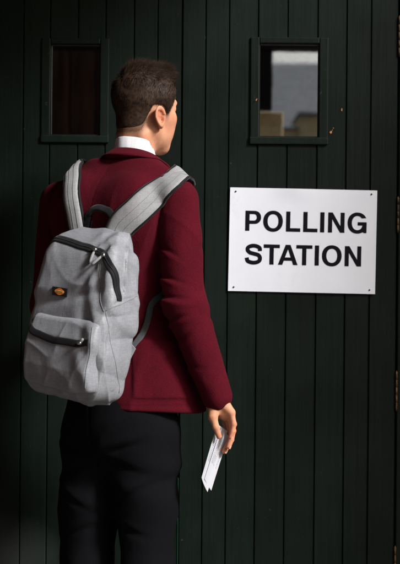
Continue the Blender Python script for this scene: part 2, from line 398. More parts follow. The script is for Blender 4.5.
M_SCREEN, t, b = mat('brown_screen_boards', (0.16, 0.085, 0.05), 0.8, 0.2)
t.links.new(ramp(t, noise(t, coord(t, (7, 7, .8)), 2, 4, 0.6), [(0.35, (0.02, 0.012, 0.008)), (0.7, (0.10, 0.055, 0.032))]), b.inputs['Base Color'])
M_POST, _, _ = mat('blackened_oak', (0.012, 0.008, 0.006), 0.8, 0.2)
M_SLATE, t, b = mat('grey_roof_slate', (0.12, 0.13, 0.14), 0.7, 0.4)
br = t.nodes.new('ShaderNodeTexBrick'); br.inputs['Scale'].default_value = 3.0; br.inputs['Color1'].default_value = (0.135, 0.14, 0.135, 1); br.inputs['Color2'].default_value = (0.175, 0.18, 0.17, 1)
br.inputs['Mortar'].default_value = (0.08, 0.085, 0.09, 1); br.inputs['Mortar Size'].default_value = 0.012; t.links.new(coord(t), br.inputs[0]); t.links.new(br.outputs[0], b.inputs['Base Color'])
M_PAVE, t, b = mat('stone_paving', (0.3, 0.29, 0.27), 0.9, 0.2)
br = t.nodes.new('ShaderNodeTexBrick'); br.inputs['Scale'].default_value = 1.1; br.inputs['Color1'].default_value = (0.13, 0.13, 0.125, 1); br.inputs['Color2'].default_value = (0.17, 0.17, 0.165, 1)
br.inputs['Mortar'].default_value = (0.1, 0.1, 0.09, 1); br.inputs['Mortar Size'].default_value = 0.008; t.links.new(coord(t), br.inputs[0])
t.links.new(mix(t, 0.35, br.outputs[0], ramp(t, noise(t, coord(t), 1.3, 6, 0.6), [(0.3, (0.07, 0.07, 0.07)), (0.7, (0.2, 0.2, 0.19))])), b.inputs['Base Color'])
M_TARMAC, t, b = mat('asphalt', (0.05, 0.05, 0.052), 0.9, 0.2)
t.links.new(ramp(t, noise(t, coord(t), 3, 8, 0.7), [(0.3, (0.035, 0.035, 0.037)), (0.7, (0.07, 0.07, 0.072))]), b.inputs['Base Color'])

# ------------------------------------------------------------------ setting: ground, wall, doors
tag(MB().box(-150, 150, -150, -7.2, -0.3, -0.12).build('road', M_TARMAC), kind='structure')
tag(MB().box(-150, 150, -7.2, 0.6, -0.3, 0.0, 0).build('pavement', M_PAVE), kind='structure')
dx = lambda px: (px - 200) / 350.0
dz = lambda py: CAM[2] + (282 - py) / 350.0
FY = 0.0                                     # plane of the door boards' faces
def board(mb, x0, x1, z0, z1, y=FY, th=0.026, c=0.0032):
    g = 0.0006
    x0 += g; x1 -= g
    prof = [(x0, y + c), (x0 + c * 0.8, y), (x1 - c * 0.8, y), (x1, y + c), (x1, y + th), (x0, y + th)]
    V = [(x, yy, z) for z in (z0, z1) for x, yy in prof]; n = 6
    F = [(k, (k + 1) % n, n + (k + 1) % n, n + k) for k in range(n)] + [tuple(range(n - 1, -1, -1)), tuple(range(n, 2 * n))]
    mb.add(V, F)
Z0, Z1 = 0.02, 2.22
def leaf(name, seams, win, label, hinges):
    x0, x1 = dx(seams[0]), dx(seams[-1]); wx0, wx1, wz0, wz1 = win
    root = empty(name, (x1 if hinges > 0 else x0, FY, 0)); tag(root, label, 'door', 'pair of dark green board doors')
    mb = MB()
    for a, b_ in zip(seams[:-1], seams[1:]):
        a, b_ = dx(a), dx(b_)
        y = FY + random.uniform(-0.0006, 0.0008)
        if b_ <= wx0 + .001 or a >= wx1 - .001: board(mb, a, b_, Z0, Z1, y)
        else:
            board(mb, a, b_, Z0, wz0, y); board(mb, a, b_, wz1, Z1, y)
            if a < wx0: board(mb, a, wx0, wz0, wz1, y)
            if b_ > wx1: board(mb, wx1, b_, wz0, wz1, y)
    yb0, yb1 = FY + .024, FY + .04
    mb.box(x0 + .002, x1 - .002, yb0 + .004, yb1, Z0, wz0 - .001); mb.box(x0 + .002, x1 - .002, yb0 + .004, yb1, wz1 + .001, Z1)
    mb.box(x0 + .002, wx0 - .001, yb0 + .004, yb1, wz0 - .001, wz1 + .001); mb.box(wx1 + .001, x1 - .002, yb0 + .004, yb1, wz0 - .001, wz1 + .001)
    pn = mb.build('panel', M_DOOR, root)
    # window surround: flat architrave proud of the boards, then a lining that steps back
    fr = MB(); o = 0.025; p = 0.006
    fr.box(wx0 - o, wx0, FY - p, FY + .0, wz0 - .018, wz1 + .016, .0025); fr.box(wx1, wx1 + o, FY - p, FY + .0, wz0 - .018, wz1 + .016, .0025)
    fr.box(wx0 + .0005, wx1 - .0005, FY - p, FY + .0, wz1 - .0005, wz1 + .0165, .0025); fr.box(wx0 - o - .001, wx1 + o + .001, FY - p - .003, FY + .0, wz0 - .021, wz0 - .0, .003)
    for (a, b_, c, d) in ((wx0 - .003, wx0 + .003, wz0, wz1), (wx1 - .003, wx1 + .003, wz0, wz1), (wx0 + .003, wx1 - .003, wz0 - .003, wz0 + .003), (wx0 + .003, wx1 - .003, wz1 - .003, wz1 + .003)):
        fr.box(a, b_, FY + .001, FY + .038, c, d)
    wf = fr.build('window_frame', M_DOOR, root)
    MB().box(wx0 + .0032, wx1 - .0032, FY + .014, FY + .018, wz0 + .0032, wz1 - .0032).build('pane', M_GLASS, wf)
    return root
WR = (dx(257.4), dx(317.5), dz(136.5), dz(42.5)); WL = (dx(48.7), dx(98.5), dz(136.5), dz(45))
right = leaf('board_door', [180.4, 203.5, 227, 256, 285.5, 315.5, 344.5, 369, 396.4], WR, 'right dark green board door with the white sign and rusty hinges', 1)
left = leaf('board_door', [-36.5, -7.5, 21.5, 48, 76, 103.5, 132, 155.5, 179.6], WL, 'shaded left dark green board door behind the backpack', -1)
# hinges and paint chips on the right leaf
for y0, y1, wdt in ((15, 54, .0036), (196, 230, .003), (370, 408, .003), (545, 585, .003)):
    mb = MB(); zc0, zc1 = dz(y1), dz(y0); n = 5; xk = dx(397.2)
    for k in range(n):
        a = zc0 + (zc1 - zc0) * k / n + .0008; b_ = zc0 + (zc1 - zc0) * (k + 1) / n - .0008
        mb.tube([(xk, FY - .004, a), (xk, FY - .004, b_)], wdt, 10)
    mb.tube([(xk, FY - .004, zc0 - .003), (xk, FY - .004, zc1 + .003)], wdt * .5, 8)
    mb.build('hinge', M_RUST, right, True)
ch = MB()
for px, py, r_, s_ in ((329.5, 131.3, .0036, 1.2), (340.2, 108.5, .0022, 2.2), (254.5, 100, .0022, 1.0), (332, 127, .0015, 1), (255, 99, .0015, 1), (331, 129, .001, 1.5)):
    a = [random.uniform(.6, 1.15) for _ in range(9)]
    V = [(dx(px), FY - (.0125 if px < 256 else .0022), dz(py))] + [(dx(px) + r_ * a[k] * math.cos(k * .698 + .3), FY - (.0122 if px < 256 else .002), dz(py) + r_ * s_ * a[k] * math.sin(k * .698 + .3)) for k in range(9)]
    ch.add(V, [(0, 1 + (k + 1) % 9, 1 + k) for k in range(9)])
ch.build('paint_chip', M_BARE, right)
MB().box(dx(179.75), dx(180.25), FY - .0022, FY + .006, .03, dz(478)).build('gap_light_strip', M_GREEN, right)  # green light line at the meeting gap, painted as a thin strip
# door frame and wall round it
xl, xr = dx(-36.5), dx(396.4)
fm = MB(); fm.box(xr + .0035, xr + .11, FY - .004, FY + .1, 0, 2.33, .003); fm.box(xl - .11, xl - .0035, FY - .004, FY + .1, 0, 2.33, .003); fm.box(xl - .003, xr + .003, FY - .004, FY + .1, 2.225, 2.33, .003)
tag(fm.build('door_frame', M_DOOR), 'dark green timber frame round the pair of doors', 'door frame')
wl = MB(); wl.box(xr + .1105, 6, -.06, .35, 0, 4.6); wl.box(-6, xl - .1105, -.06, .35, 0, 4.6); wl.box(xl - .11, xr + .11, -.06, .35, 2.332, 4.6)
wl.box(xl - .1, xr + .1, .9, .95, 0, 2.5)
tag(wl.build('wall', M_BRICK), 'dark brick wall holding the green doors', 'wall')
rm = MB(); rm.box(xl - .1, xr + .1, .35, .36 + .002, -.0, .01)
tag(MB().box(xl - .11, xr + .11, 0.11, 0.9, 0.004, .012).build('floor', M_ROOM), kind='structure')

# ------------------------------------------------------------------ behind the camera: porch timbers, piers and the houses the panes reflect
YP = -5.25
MB().box(-2.3, .50, YP - .12, YP + .02, 2.66, 2.9, .01)
bm_ = tag(MB().box(-2.5, 1.6, YP - .14, YP + .02, 2.60, 2.86, .01).build('porch_beam', M_POST), 'dark timber beam across the porch, mirrored at the top of the pane', 'beam')
tag(MB().box(.30, .425, YP - .12, YP, 2.237, 2.598, .008).build('porch_post', M_POST), 'dark timber porch post mirrored at the left of the lit pane', 'post')
pier = MB(); pier.box(.12, .495, YP - .40, YP - .122, 0, 2.235, .01)
tag(pier.build('gate_pier', M_STONE), 'buff stone pier behind the timber post, mirrored low in the pane', 'pier')
tag(MB().box(-2.6, -2.35, YP - 1.5, -.062, 0, 3.2).build('side_wall', M_BRICK), 'unseen brick side wall left of the porch, added to darken the left', 'wall')  # added out of view to reduce fill from the left
tag(MB().box(2.7, 2.95, -2.0, -.062, 0, 3.6).build('side_wall', M_BRICK), 'unseen brick wall right of the doors, added to cut sky light', 'wall')  # added out of view to block sky light from the right
sh = MB(); sh.box(-2.34, .1, YP - .62, YP - .42, 0, 2.86)
for k in range(14): sh.box(-2.3 + k * .165, -2.3 + k * .165 + .15, YP - .418, YP - .40, .02, 2.84 - random.uniform(0, .02), .004)
tag(sh.build('timber_screen', M_SCREEN), 'dark timber screen closing the porch behind, faint in the left pane', 'screen')
rfm = MB(); rfm.box(-2.6, 1.0, -4.1, -.062, 2.93, 3.05)  # unseen roof, added and cut short so light enters from right and behind
for k in range(7): rfm.box(-2.6, 1.0, -.5 - k * .55, -.42 - k * .55, 2.865, 2.928)
tag(rfm.build('shading_roof', M_TIMBER), 'unseen dark timber porch roof, added to shade the left half of the doors', 'porch roof')
YH = -25.0; s30 = (4.8 + 25) / FPX
hx = lambda px: (px - 200) * s30
hz = lambda py: CAM[2] + (282 - py) * s30
ho = empty('slate_roofed_house', (3, YH - 2, -.12)); tag(ho, 'long slate roofed house across the road, mirrored in the right pane', 'house')
MB().box(-9, 13, YH - 6, YH, -.12, 3.7).build('wall', M_TAN, ho)
rf = MB(); rf.add([(-9.3, YH + .4, 3.6), (13.3, YH + .4, 3.6), (13.3, YH - 3, 5.5), (-9.3, YH - 3, 5.5), (-9.3, YH - 6.4, 3.6), (13.3, YH - 6.4, 3.6), (-9.3, YH + .4, 3.5), (13.3, YH + .4, 3.5), (13.3, YH - 6.4, 3.5), (-9.3, YH - 6.4, 3.5)],
  [(0, 1, 2, 3), (3, 2, 5, 4), (6, 9, 8, 7), (0, 6, 7, 1), (4, 5, 8, 9), (0, 3, 4, 9, 6), (1, 7, 8, 5, 2)]); roof = rf.build('roof', M_SLATE, ho)
for xx in (-6, -2, 5, 9):
    wi = MB().box(xx - .6, xx + .6, YH + .003, YH + .05, .9, 2.3).build('window', M_SHIRT, ho); MB().box(xx - .52, xx + .52, YH + .052, YH + .06, .98, 2.22).build('pane', M_GLASS, wi)
yo = YH + 5; s2 = (4.8 - yo) / FPX
ou = empty('outbuilding', (1.6, yo, -.12)); tag(ou, 'low tan brick outbuilding before the slate roofed house, mirrored in the pane', 'outbuilding')
zz = lambda py: CAM[2] + (282 - py) * s2
xx = lambda px: (px - 200) * s2
MB().box(xx(298), xx(345), yo - 1.5, yo, -.12, zz(114)).build('wall', M_TAN, ou)
MB().box(xx(296), xx(347), yo - 1.6, yo + .08, zz(114) + .002, zz(111.5)).build('coping', M_SLATE, ou)
MB().box(xx(282), xx(297.8), yo - 1.5, yo - .1, -.12, zz(128.5)).build('side_wall', M_TAN, ou)
MB().box(xx(281), xx(297.8), yo - 1.55, yo - .05, zz(128.5) + .002, zz(126)).build('coping', M_SLATE, ou)

# ------------------------------------------------------------------ sign
SY = FY - .0075
sc = W(302.6, 240.7, SY); th = R(-0.75)
sign = empty('polling_sign', sc); tag(sign, 'white board reading POLLING STATION fixed to the right green door', 'sign')
SW, SH = 147 / 350.6, 103.6 / 350.6
def sp(u, v, y): return (sc[0] + u * math.cos(th) - v * math.sin(th), y, sc[2] + u * math.sin(th) + v * math.cos(th))
def warp(u, v): return SY - .0035 * math.exp(-((u + .02) / .05) ** 2 - ((v - SH / 2) / .03) ** 2) - .0015 * math.exp(-((u - .1) / .06) ** 2 - ((v + SH / 2) / .04) ** 2) - .001 * math.sin(u * 9)
NU, NV = 60, 42; V = []; F = []
for lay, dy in ((0, 0), (1, .002)):
    for j in range(NV + 1):
        for i in range(NU + 1):
            u = (i / NU - .5) * SW; v = (j / NV - .5) * SH; V.append(sp(u, v, warp(u, v) + dy))
K = (NU + 1) * (NV + 1)
for j in range(NV):
    for i in range(NU):
        a = j * (NU + 1) + i; F.append((a, a + 1, a + NU + 2, a + NU + 1)); F.append((K + a, K + a + NU + 1, K + a + NU + 2, K + a + 1))
bd = [i for i in range(NU + 1)] + [j * (NU + 1) + NU for j in range(1, NV + 1)] + [NV * (NU + 1) + i for i in range(NU - 1, -1, -1)] + [j * (NU + 1) for j in range(NV - 1, 0, -1)]
for a, b_ in zip(bd, bd[1:] + bd[:1]): F.append((a, K + a, K + b_, b_))
mesh('board', V, F, M_SIGN, sign, False)
def arc(cx, cy, rx, ry, a0, a1, n=26, e=2.15):
    o = []
    for t_ in np.linspace(R(a0), R(a1), n):
        c, s = math.cos(t_), math.sin(t_); o.append((cx + rx * math.copysign(abs(c) ** (2 / e), c), cy + ry * math.copysign(abs(s) ** (2 / e), s)))
    return o
def stroke(pts, wd):
    p = spline(pts, 60); T = nrm(np.gradient(p, axis=0)); Nn = np.stack([-T[:, 1], T[:, 0]], 1)
    return [tuple(x) for x in (p + Nn * wd / 2)] + [tuple(x) for x in (p - Nn * wd / 2)[::-1]]
GL = {
 'P': (.667, [[(.07, 0), (.07, .72)] + [(.36, .72)] + arc(.39, .485, .24, .235, 90, -90, 20)[1:] + [(.22, .25), (.22, 0)], [(.22, .60), (.22, .37)] + [(.37, .37)] + arc(.37, .485, .105, .115, -90, 90, 14)]),
 'O': (.778, [arc(.389, .36, .348, .378, 0, 360, 61)[:-1], arc(.389, .36, .192, .25, 0, 360, 61)[:-1]]),
 'L': (.611, [[(.075, 0), (.075, .72), (.225, .72), (.225, .13), (.585, .13), (.585, 0)]]),
 'I': (.278, [[(.064, 0), (.064, .72), (.214, .72), (.214, 0)]]),
 'N': (.722, [[(.068, 0), (.068, .72), (.225, .72), (.508, .235), (.508, .72), (.652, .72), (.652, 0), (.497, 0), (.213, .48), (.213, 0)]]),
 'T': (.611, [[(.02, .72), (.59, .72), (.59, .592), (.38, .592), (.38, 0), (.23, 0), (.23, .592), (.02, .592)]]),
 'A': (.722, [[(.01, 0), (.275, .72), (.445, .72), (.71, 0), (.552, 0), (.500, .15), (.218, .15), (.166, 0)], [(.258, .27), (.46, .27), (.36, .56)]]),
 'G': (.778, [arc(.385, .36, .348, .378, 27, 308, 44) + [(.600, .085), (.618, .005), (.715, .005), (.715, .395), (.395, .395), (.395, .272), (.568, .272)] + arc(.385, .36, .195, .25, 318, 40, 36)]),
 'S': (.667, [stroke([(.555, .475), (.530, .600), (.33, .662), (.145, .605), (.122, .50), (.205, .415), (.34, .377), (.50, .330), (.562, .225), (.515, .105), (.33, .056), (.135, .11), (.095, .235)], .142)]),
}
def word(txt, u0, v0, em, target, kern={}):
    adv = []; x = 0
    for i, c in enumerate(txt):
        x += kern.get(txt[i - 1:i + 1], 0) if i else 0; adv.append(x); x += GL[c][0]
    l = adv[0] + min(p[0] for p in GL[txt[0]][1][0]); r = adv[-1] + max(p[0] for p in GL[txt[-1]][1][0])
    k = target / ((r - l) * em); V = []; F = []
    for c, a in zip(txt, adv):
        loops = [[Vector((p[0], p[1], 0)) for p in lp] for lp in GL[c][1]]; fl = [p for lp in loops for p in lp]
        tr = tessellate_polygon(loops); o = len(V)
        for p in fl:
            u = u0 + (p.x + a - l) * em * k; v = v0 + p.y * em; V.append(sp(u, v, warp(u, v) - .0006))
        for f_ in tr:
            A, B, C_ = [fl[i] for i in f_]
            if (B - A).cross(C_ - A).z < 0: f_ = f_[::-1]
            F.append(tuple(o + i for i in f_))
    return V, F
em = (20.6 / .735) / 350.6
V1, F1 = word('POLLING', -57.7 / 350.6, (240.7 - 232.0) / 350.6, em, 121.3 / 350.6)
V2, F2 = word('STATION', -57.4 / 350.6, (240.7 - 265.3) / 350.6, em, 116.3 / 350.6, {'TA': -.09, 'AT': -.09})
mesh('word', V1, F1, M_INK, sign, False); mesh('word', V2, F2, M_INK, sign, False)
for a, b_ in ((-.4615, .462), (.4615, .462), (.4615, -.462), (-.4615, -.462)):
    u, v = a * SW, b_ * SH; c = sp(u, v, warp(u, v)); mb = MB()
    mb.tube([(c[0], c[1] + .0005, c[2]), (c[0], c[1] - .0022, c[2])], [.0026, .0020], 12); mb.build('screw', M_NAIL, sign, True)

# ------------------------------------------------------------------ the person
YAW = R(33); ca, sa = math.cos(YAW), math.sin(YAW)
BO = np.array([(120 - 200) / 383.6, -0.42, 0.0])          # body origin on the ground
BR = np.array([[ca, -sa, 0], [sa, ca, 0], [0, 0, 1.0]])   # rows: right, forward, up
def loc(P): return ((P - BO.astype(np.float32)) @ BR.T.astype(np.float32))
def glob(q): return np.asarray(q, float) @ BR + BO
HYAW = R(52); ch_, sh_ = math.cos(HYAW), math.sin(HYAW)
HO = W(142.5, 106.5, -.385); HRm = np.array([[ch_, -sh_, 0], [sh_, ch_, 0], [0, 0, 1.0]])
HT = R(3); HRm = np.array([[1, 0, 0], [0, math.cos(HT), -math.sin(HT)], [0, math.sin(HT), math.cos(HT)]]) @ HRm   # chin slightly down
def hloc(P): return ((P - HO.astype(np.float32)) @ HRm.T.astype(np.float32))
def hglob(q): return np.asarray(q, float) @ HRm + HO
NB = W(134.5, 165, -.395)            # base of the neck
person = empty('person', glob((0, 0, 0)))
tag(person, 'young person in burgundy blazer facing the doors, holding a leaflet', 'person')

# arms (world joints)
RS, RE, RW = W(176, 201, -.545), W(184.5, 303, -.575), W(216.5, 396, -.545)
LS, LE = W(61, 203, -.315), W(50.5, 305, -.30)
LW = LE + np.array([sa * .2 + .06, ca * .2, .03])

tj = tab([(.78, .030, .04, .200, .155), (.86, .030, .04, .197, .152), (.95, .022, .028, .186, .138), (1.07, .004, .008, .162, .118), (1.18, 0, 0, .162, .116), (1.30, 0, 0, .168, .122), (1.38, 0, 0, .168, .118), (1.43, 0, .004, .155, .102), (1.47, 0, .01, .13, .085), (1.495, .0, .018, .095, .068), (1.52, 0, .028, .066, .056), (1.56, 0, .03, .05, .05)], .018)
wv1 = Waves(3, 16, (1, 1, .6)); wv2 = Waves(4, 30, (1, 1, .55)); wv3 = Waves(11, 30, (1, 1, .3))
def armfold(P, A, B, seed, freq, amp, c, wd):
    ax = nrm(B - A).astype(np.float32); L = np.linalg.norm(B - A); s = ((P - A.astype(np.float32)) @ ax)
    ph = (P @ np.array([16.0, 22, 0], np.float32)) * 1.6 + 1.3 * np.sin(P[:, 2] * 31 + P[:, 0] * 40)
    return amp * .75 * (.45 + .55 * np.sin(P[:, 0] * 55 + P[:, 1] * 70 + seed)) * (1 - 2 * np.abs(np.sin((s * freq + ph + seed) / 2)) ** .75) * np.exp(-((s - c * L) / wd) ** 2)
jc1 = Waves(81, 17, (1, 1, .5), 6); jc2 = Waves(82, 22, (1, 1, .55), 6)
def jacket(P):
    q = loc(P); z = q[:, 2]; cR, cF, ww, dd = tj(z)
    x = (q[:, 0] - cR); y = (q[:, 1] - cF)
    k1 = np.sqrt((x / ww) ** 2 + (y / dd) ** 2) + 1e-6; k2 = np.sqrt((x / ww ** 2) ** 2 + (y / dd ** 2) ** 2) + 1e-6
    d = k1 * (k1 - 1) / k2
    for s in (-1, 1):
        d = smin(d, capsule(q, (s * .168, .0, 1.408), (s * .062, .012, 1.474), .056, .058), .045)
        d = smin(d, ellip(q, (s * .085, -.075, 1.37), (.085, .055, .10)), .05)     # shoulder blades
    d += -.0042 * np.exp(.2 - np.sqrt((jc1(P) / .25) ** 2 + .04)) * sstep(z, 1.46, 1.36)
    d += .0028 * wv1(P) * sstep(z, 1.5, 1.40) + .0013 * wv2(P)
    # vertical drag folds in the skirt of the jacket
    d += .0035 * np.sin(q[:, 0] * 42 + 1.2 * np.sin(z * 7) + 1) * sstep(z, 1.06, .9)
    # back seam and waist seams
    d += .0009 * np.exp(-((q[:, 0] + .004) / .003) ** 2) * (q[:, 1] < 0) * sstep(z, 1.52, 1.49)
    rs_ = .186 - .02 * sstep(z, 1.42, 1.30)
    d += .0020 * np.exp(-((q[:, 0] - rs_) / .0022) ** 2) * sstep(z, 1.27, 1.31)
    # patch pocket on the right hip, seen edge on
    th_ = np.arctan2(q[:, 0] * .7, -q[:, 1]); u = th_ * .15
    m = sstep(u, .098, .104) * sstep(u, .255, .249) * sstep(z, .902, .907) * sstep(z, 1.055, 1.050)
    d -= .0040 * m
    d += .0016 * np.exp(-((z - .885 + .0) / .002) ** 2)     # stitched hem
    bot = .862 - z + .010 * np.sin(q[:, 0] * 9 + .8) + .018 * (q[:, 0] < 0) * q[:, 0] * -1
    d = smax(d, bot, .008)
    d = smax(d, z - 1.522, .01)
    # sleeves
    dr = smin(capsule(P, RS, RE, .0575, .0505), capsule(P, RE, RW + (RE - RW) * -.0, .0505, .0375), .02)
    dr += armfold(P, RS, RE, 0, 95, .0032, .93, .05) + armfold(P, RE, RW, 2, 100, .0028, .12, .06) + armfold(P, RE, RW, 1, 85, .0016, .8, .07) + .0024 * wv3(P)
    dr += armfold(P, RS, RE, 4, 70, .0022, .45, .09) - .0042 * np.exp(.2 - np.sqrt((jc2(P) / .25) ** 2 + .04)) * sstep(P[:, 2], 1.42, 1.30)
    ax = nrm(RW - RE).astype(np.float32); dr = smax(dr, (P - (RW + .034 * ax).astype(np.float32)) @ (ax * .93 + np.array([.18, 0, -.25], np.float32)), .005)
    dl = smin(capsule(P, LS, LE, .0575, .052), capsule(P, LE, LW, .052, .04), .02) + .0028 * wv3(P)
    ax = nrm(LW - LE).astype(np.float32); dl = smax(dl, (P - LW.astype(np.float32)) @ ax, .005)
    # armhole: narrow blend high up, crease lower down
    ea = nrm(RW - RS).astype(np.float32); sE = (P - RE.astype(np.float32)) @ ea; lat = (P - RE.astype(np.float32)) @ nrm(np.cross(ea, np.array([0, 1.0, 0]))).astype(np.float32)
    lat = lat * (-1 if (nrm(np.cross(ea, np.array([0, 1.0, 0])))[0] > 0) else 1)      # positive towards the body
    for s0, k, a, w0 in ((-.055, .55, .0055, .0065), (-.012, .30, .0070, .0070), (.030, -.15, .0055, .0065), (.075, -.5, .0040, .0065), (-.125, .9, .0045, .008), (.165, .35, .0030, .007)):
        t_ = (sE - s0 + k * lat) / w0; dr = dr + a * (np.exp(-t_ ** 2) - .55 * np.exp(-((t_ - 1.9) / 1.3) ** 2)) * sstep(lat, -.035, .045)
    d = smin(d, dr, .012); d = smin(d, dl, .016)
    rs2 = .197 - .030 * sstep(z, 1.45, 1.30)
    d = d + .0026 * np.exp(-((q[:, 0] - rs2) / .0024) ** 2) * sstep(z, 1.29, 1.33) * (q[:, 1] < .05)
    return d
V, F = surfnet(jacket, (-.50, -.72, .82), (.16, -.08, 1.58), .0035)
blazer = mesh('blazer', V, F, M_BLAZER, person)

# head, neck
def core(q):
    d = ellip(q, (0, -.0015, .024), (.0700, .0805, .077))
    d = smin(d, ellip(q, (0, .022, -.035), (.057, .062, .075)), .035)
    for s in (-1, 1):
        d = smin(d, capsule(q, (s * .050, .004, -.062), (s * .016, .060, -.099), .014, .015), .028)
        d = smin(d, ellip(q, (s * .040, .055, -.028), (.022, .024, .022)), .02)
        d = smin(d, ellip(q, (s * .058, .028, .03), (.02, .03, .035)), .02)
    d = smin(d, ellip(q, (0, .066, -.102), (.02, .017, .016)), .02)
    for s in (-1, 1): d = smin(d, ellip(q, (s * .024, .056, -.058), (.026, .026, .036)), .02)
    d = smin(d, capsule(q, (-.032, .076, .014), (.032, .076, .014), .010, .010), .018)
    return d
NBl = (HRm @ (NB - HO))
def ear(q, s):
    c = np.array([s * .0725, -.002, -.033], np.float32); p = q - c
    # ear plane: outward-tilted at the back
    t = R(4) * s; R_ = np.array([[math.cos(t), math.sin(t), 0], [-math.sin(t), math.cos(t), 0], [0, 0, 1]], np.float32)
    p = p @ R_.T; tl = R(-12); ny, nz = p[:, 1] * math.cos(tl) - p[:, 2] * math.sin(tl), p[:, 1] * math.sin(tl) + p[:, 2] * math.cos(tl)
    px_ = p[:, 0] * s
    rr = np.sqrt((ny / (.0185 - .20 * (-nz) * (nz < 0))) ** 2 + (nz / .029) ** 2) + 1e-6
    outl = (rr - 1) * .0175 + .0012
    cup = .0005 + .0085 * sstep(rr, .3, .95)                 # dish shape
    slab = np.abs(px_ - cup - .003) - .0026
    d = smax(outl, slab, .004)
    rim = np.sqrt((outl + .0028) ** 2 + (px_ - .0112) ** 2) - .0034
    rim = np.where((ny > .006) & (nz < .004), .02, rim)
    d = smin(d, rim, .003)
    d = smin(d, capsule(np.stack([px_, ny, nz], 1), (.008, -.002, .017), (.008, -.0065, -.010), .0022, .0026), .003)   # antihelix
    d = smin(d, ellip(np.stack([px_, ny, nz], 1), (.006, .010, -.004), (.0042, .0045, .006)), .003)  # tragus
    d = smin(d, ellip(np.stack([px_, ny, nz], 1), (.005, .003, -.024), (.0042, .0085, .0085)), .004)  # lobe
    d = smax(d, -ellip(np.stack([px_, ny, nz], 1), (.0115, .002, -.006), (.0085, .0080, .0105)), .0025)
    d = smax(d, -capsule(np.stack([px_, ny, nz], 1), (.0105, -.0085, -.010), (.0105, -.006, .0165), .0028, .0026), .0025)
    d = smin(d, capsule(np.stack([px_, ny, nz], 1), (-.008, .006, .012), (-.008, .006, -.016), .009, .008), .005)
    return d
def head(P):
    q = hloc(P); d = core(q)
    d = smin(d, capsule(q, (0, -.022, -.06), NBl + np.array([0, .0, -.03]), .045, .052), .03)
    for s in (-1, 1):
        d = smax(d, -ellip(q, (s * .031, .096, .001), (.015, .015, .010)), .012)
        d = smin(d, ellip(q, (s * .031, .0720, .0), (.0135, .0118, .0125)), .003)
        d = smin(d, ellip(q, (s * .009, .091, -.038), (.008, .009, .007)), .006)
        d = smin(d, ear(q, s), .004)
        d = smin(d, capsule(q, (s * .046, -.030, -.085), (s * .02, .03, -.19), .008, .010), .03)   # neck muscle
    d = smin(d, chain(q, [(0, .080, .010), (0, .089, -.018), (0, .101, -.034)], [.006, .0065, .0085], .006), .010)
    d = smin(d, ellip(q, (0, .079, -.062), (.022, .0085, .0055)), .006)
    d = smin(d, ellip(q, (0, .079, -.0725), (.019, .0085, .006)), .006)
    d = smax(d, -capsule(q, (-.020, .088, -.067), (.020, .088, -.067), .0012, .0012), .003)
    return d
lo = HO - np.array([.125, .13, .21]); hi = HO + np.array([.14, .13, .13])
Vh, Fh = surfnet(head, lo, hi, .002)

# right hand: palm, four fingers, thumb (photo positions at their own depths)
def hp(x, y, Y): return W(218 + (x - 218) * .87, 404 + (y - 404) * .94, Y)
FI = [  # index, middle, ring, little: mcp, pip, dip, tip
 ([hp(225.0, 416, -.507), hp(228.0, 434.5, -.497), hp(225.5, 445, -.508), hp(221.5, 452, -.520)], [.0098, .0086, .0078, .0066]),
 ([hp(229.0, 417, -.522), hp(232.0, 436, -.510), hp(229.5, 447, -.520), hp(225.5, 454.5, -.530)], [.0100, .0088, .0080, .0068]),
 ([hp(232.0, 415.5, -.540), hp(235.0, 432.5, -.533), hp(233.3, 442, -.538), hp(230.3, 449.5, -.542)], [.0098, .0084, .0076, .0064]),
 ([hp(233.3, 413, -.556), hp(236.2, 425.5, -.556), hp(235.0, 433, -.558), hp(232.5, 439.5, -.558)], [.0088, .0074, .0066, .0056])]
FI = [(p_, [x * .93 for x in r_]) for p_, r_ in FI]
TH = ([hp(213.5, 404, -.545), hp(212.2, 418, -.563), hp(215.5, 428.5, -.568), hp(219.2, 438.5, -.562)], [.0118, .0104, .0088, .0070])
wr = RW - nrm(RW - RE) * .05
def hand(P):
    d = capsule(P, wr, hp(218, 400, -.54), .027, .026)
    for k, (pts, rr) in enumerate(FI):
        base = hp(217 + k * 1.0, 399, -.53 - .009 * k)
        d = smin(d, capsule(P, base, pts[0], .014, rr[0] + .0022), .014)
    d = smin(d, capsule(P, hp(214, 402, -.545), TH[0][1], .016, .012), .012)
    d = smin(d, ellip(P, hp(224, 412, -.530), (.0185, .026, .022)), .012)
    fd = None
    for pts, rr in FI:
        e = chain(P, pts, rr, .002)
        e = smin(e, ellip(P, pts[1], (rr[1] * 1.08,) * 3), .003)
        fd = e if fd is None else smin(fd, e, .0012)
    d = smin(d, fd, .004); d = smin(d, chain(P, *TH, .003), .005)
    return d
lo = np.minimum.reduce([p for f in FI for p in f[0]] + [wr, TH[0][1]]) - .04; hi = np.maximum.reduce([p for f in FI for p in f[0]] + [wr, TH[0][1]]) + .04
Vr, Fr = surfnet(hand, lo, hi, .0016)
def nail(pts, rr, name='fingernail'):
    tip, dip = np.array(pts[-1]), np.array(pts[-2]); ax = nrm(tip - dip); out = nrm(np.array([.75, -.25, 0]) - ax * (np.array([.75, -.25, 0]) @ ax)); sd_ = np.cross(ax, out); V = []
    for i in range(5):
        for j in range(5):
            a = (j - 2) * .42; V.append(tip + ax * (-.004 + i * .0022) + (out * math.cos(a) + sd_ * math.sin(a)) * (rr[-1] + .0006 - .0003 * abs(i - 2) * (i > 2)))
    F = [(i * 5 + j, i * 5 + j + 1, i * 5 + j + 6, i * 5 + j + 5) for i in range(4) for j in range(4)]
    mesh(name, V, F, M_NAILS, person)
for p_, r_ in FI: nail(p_, r_)
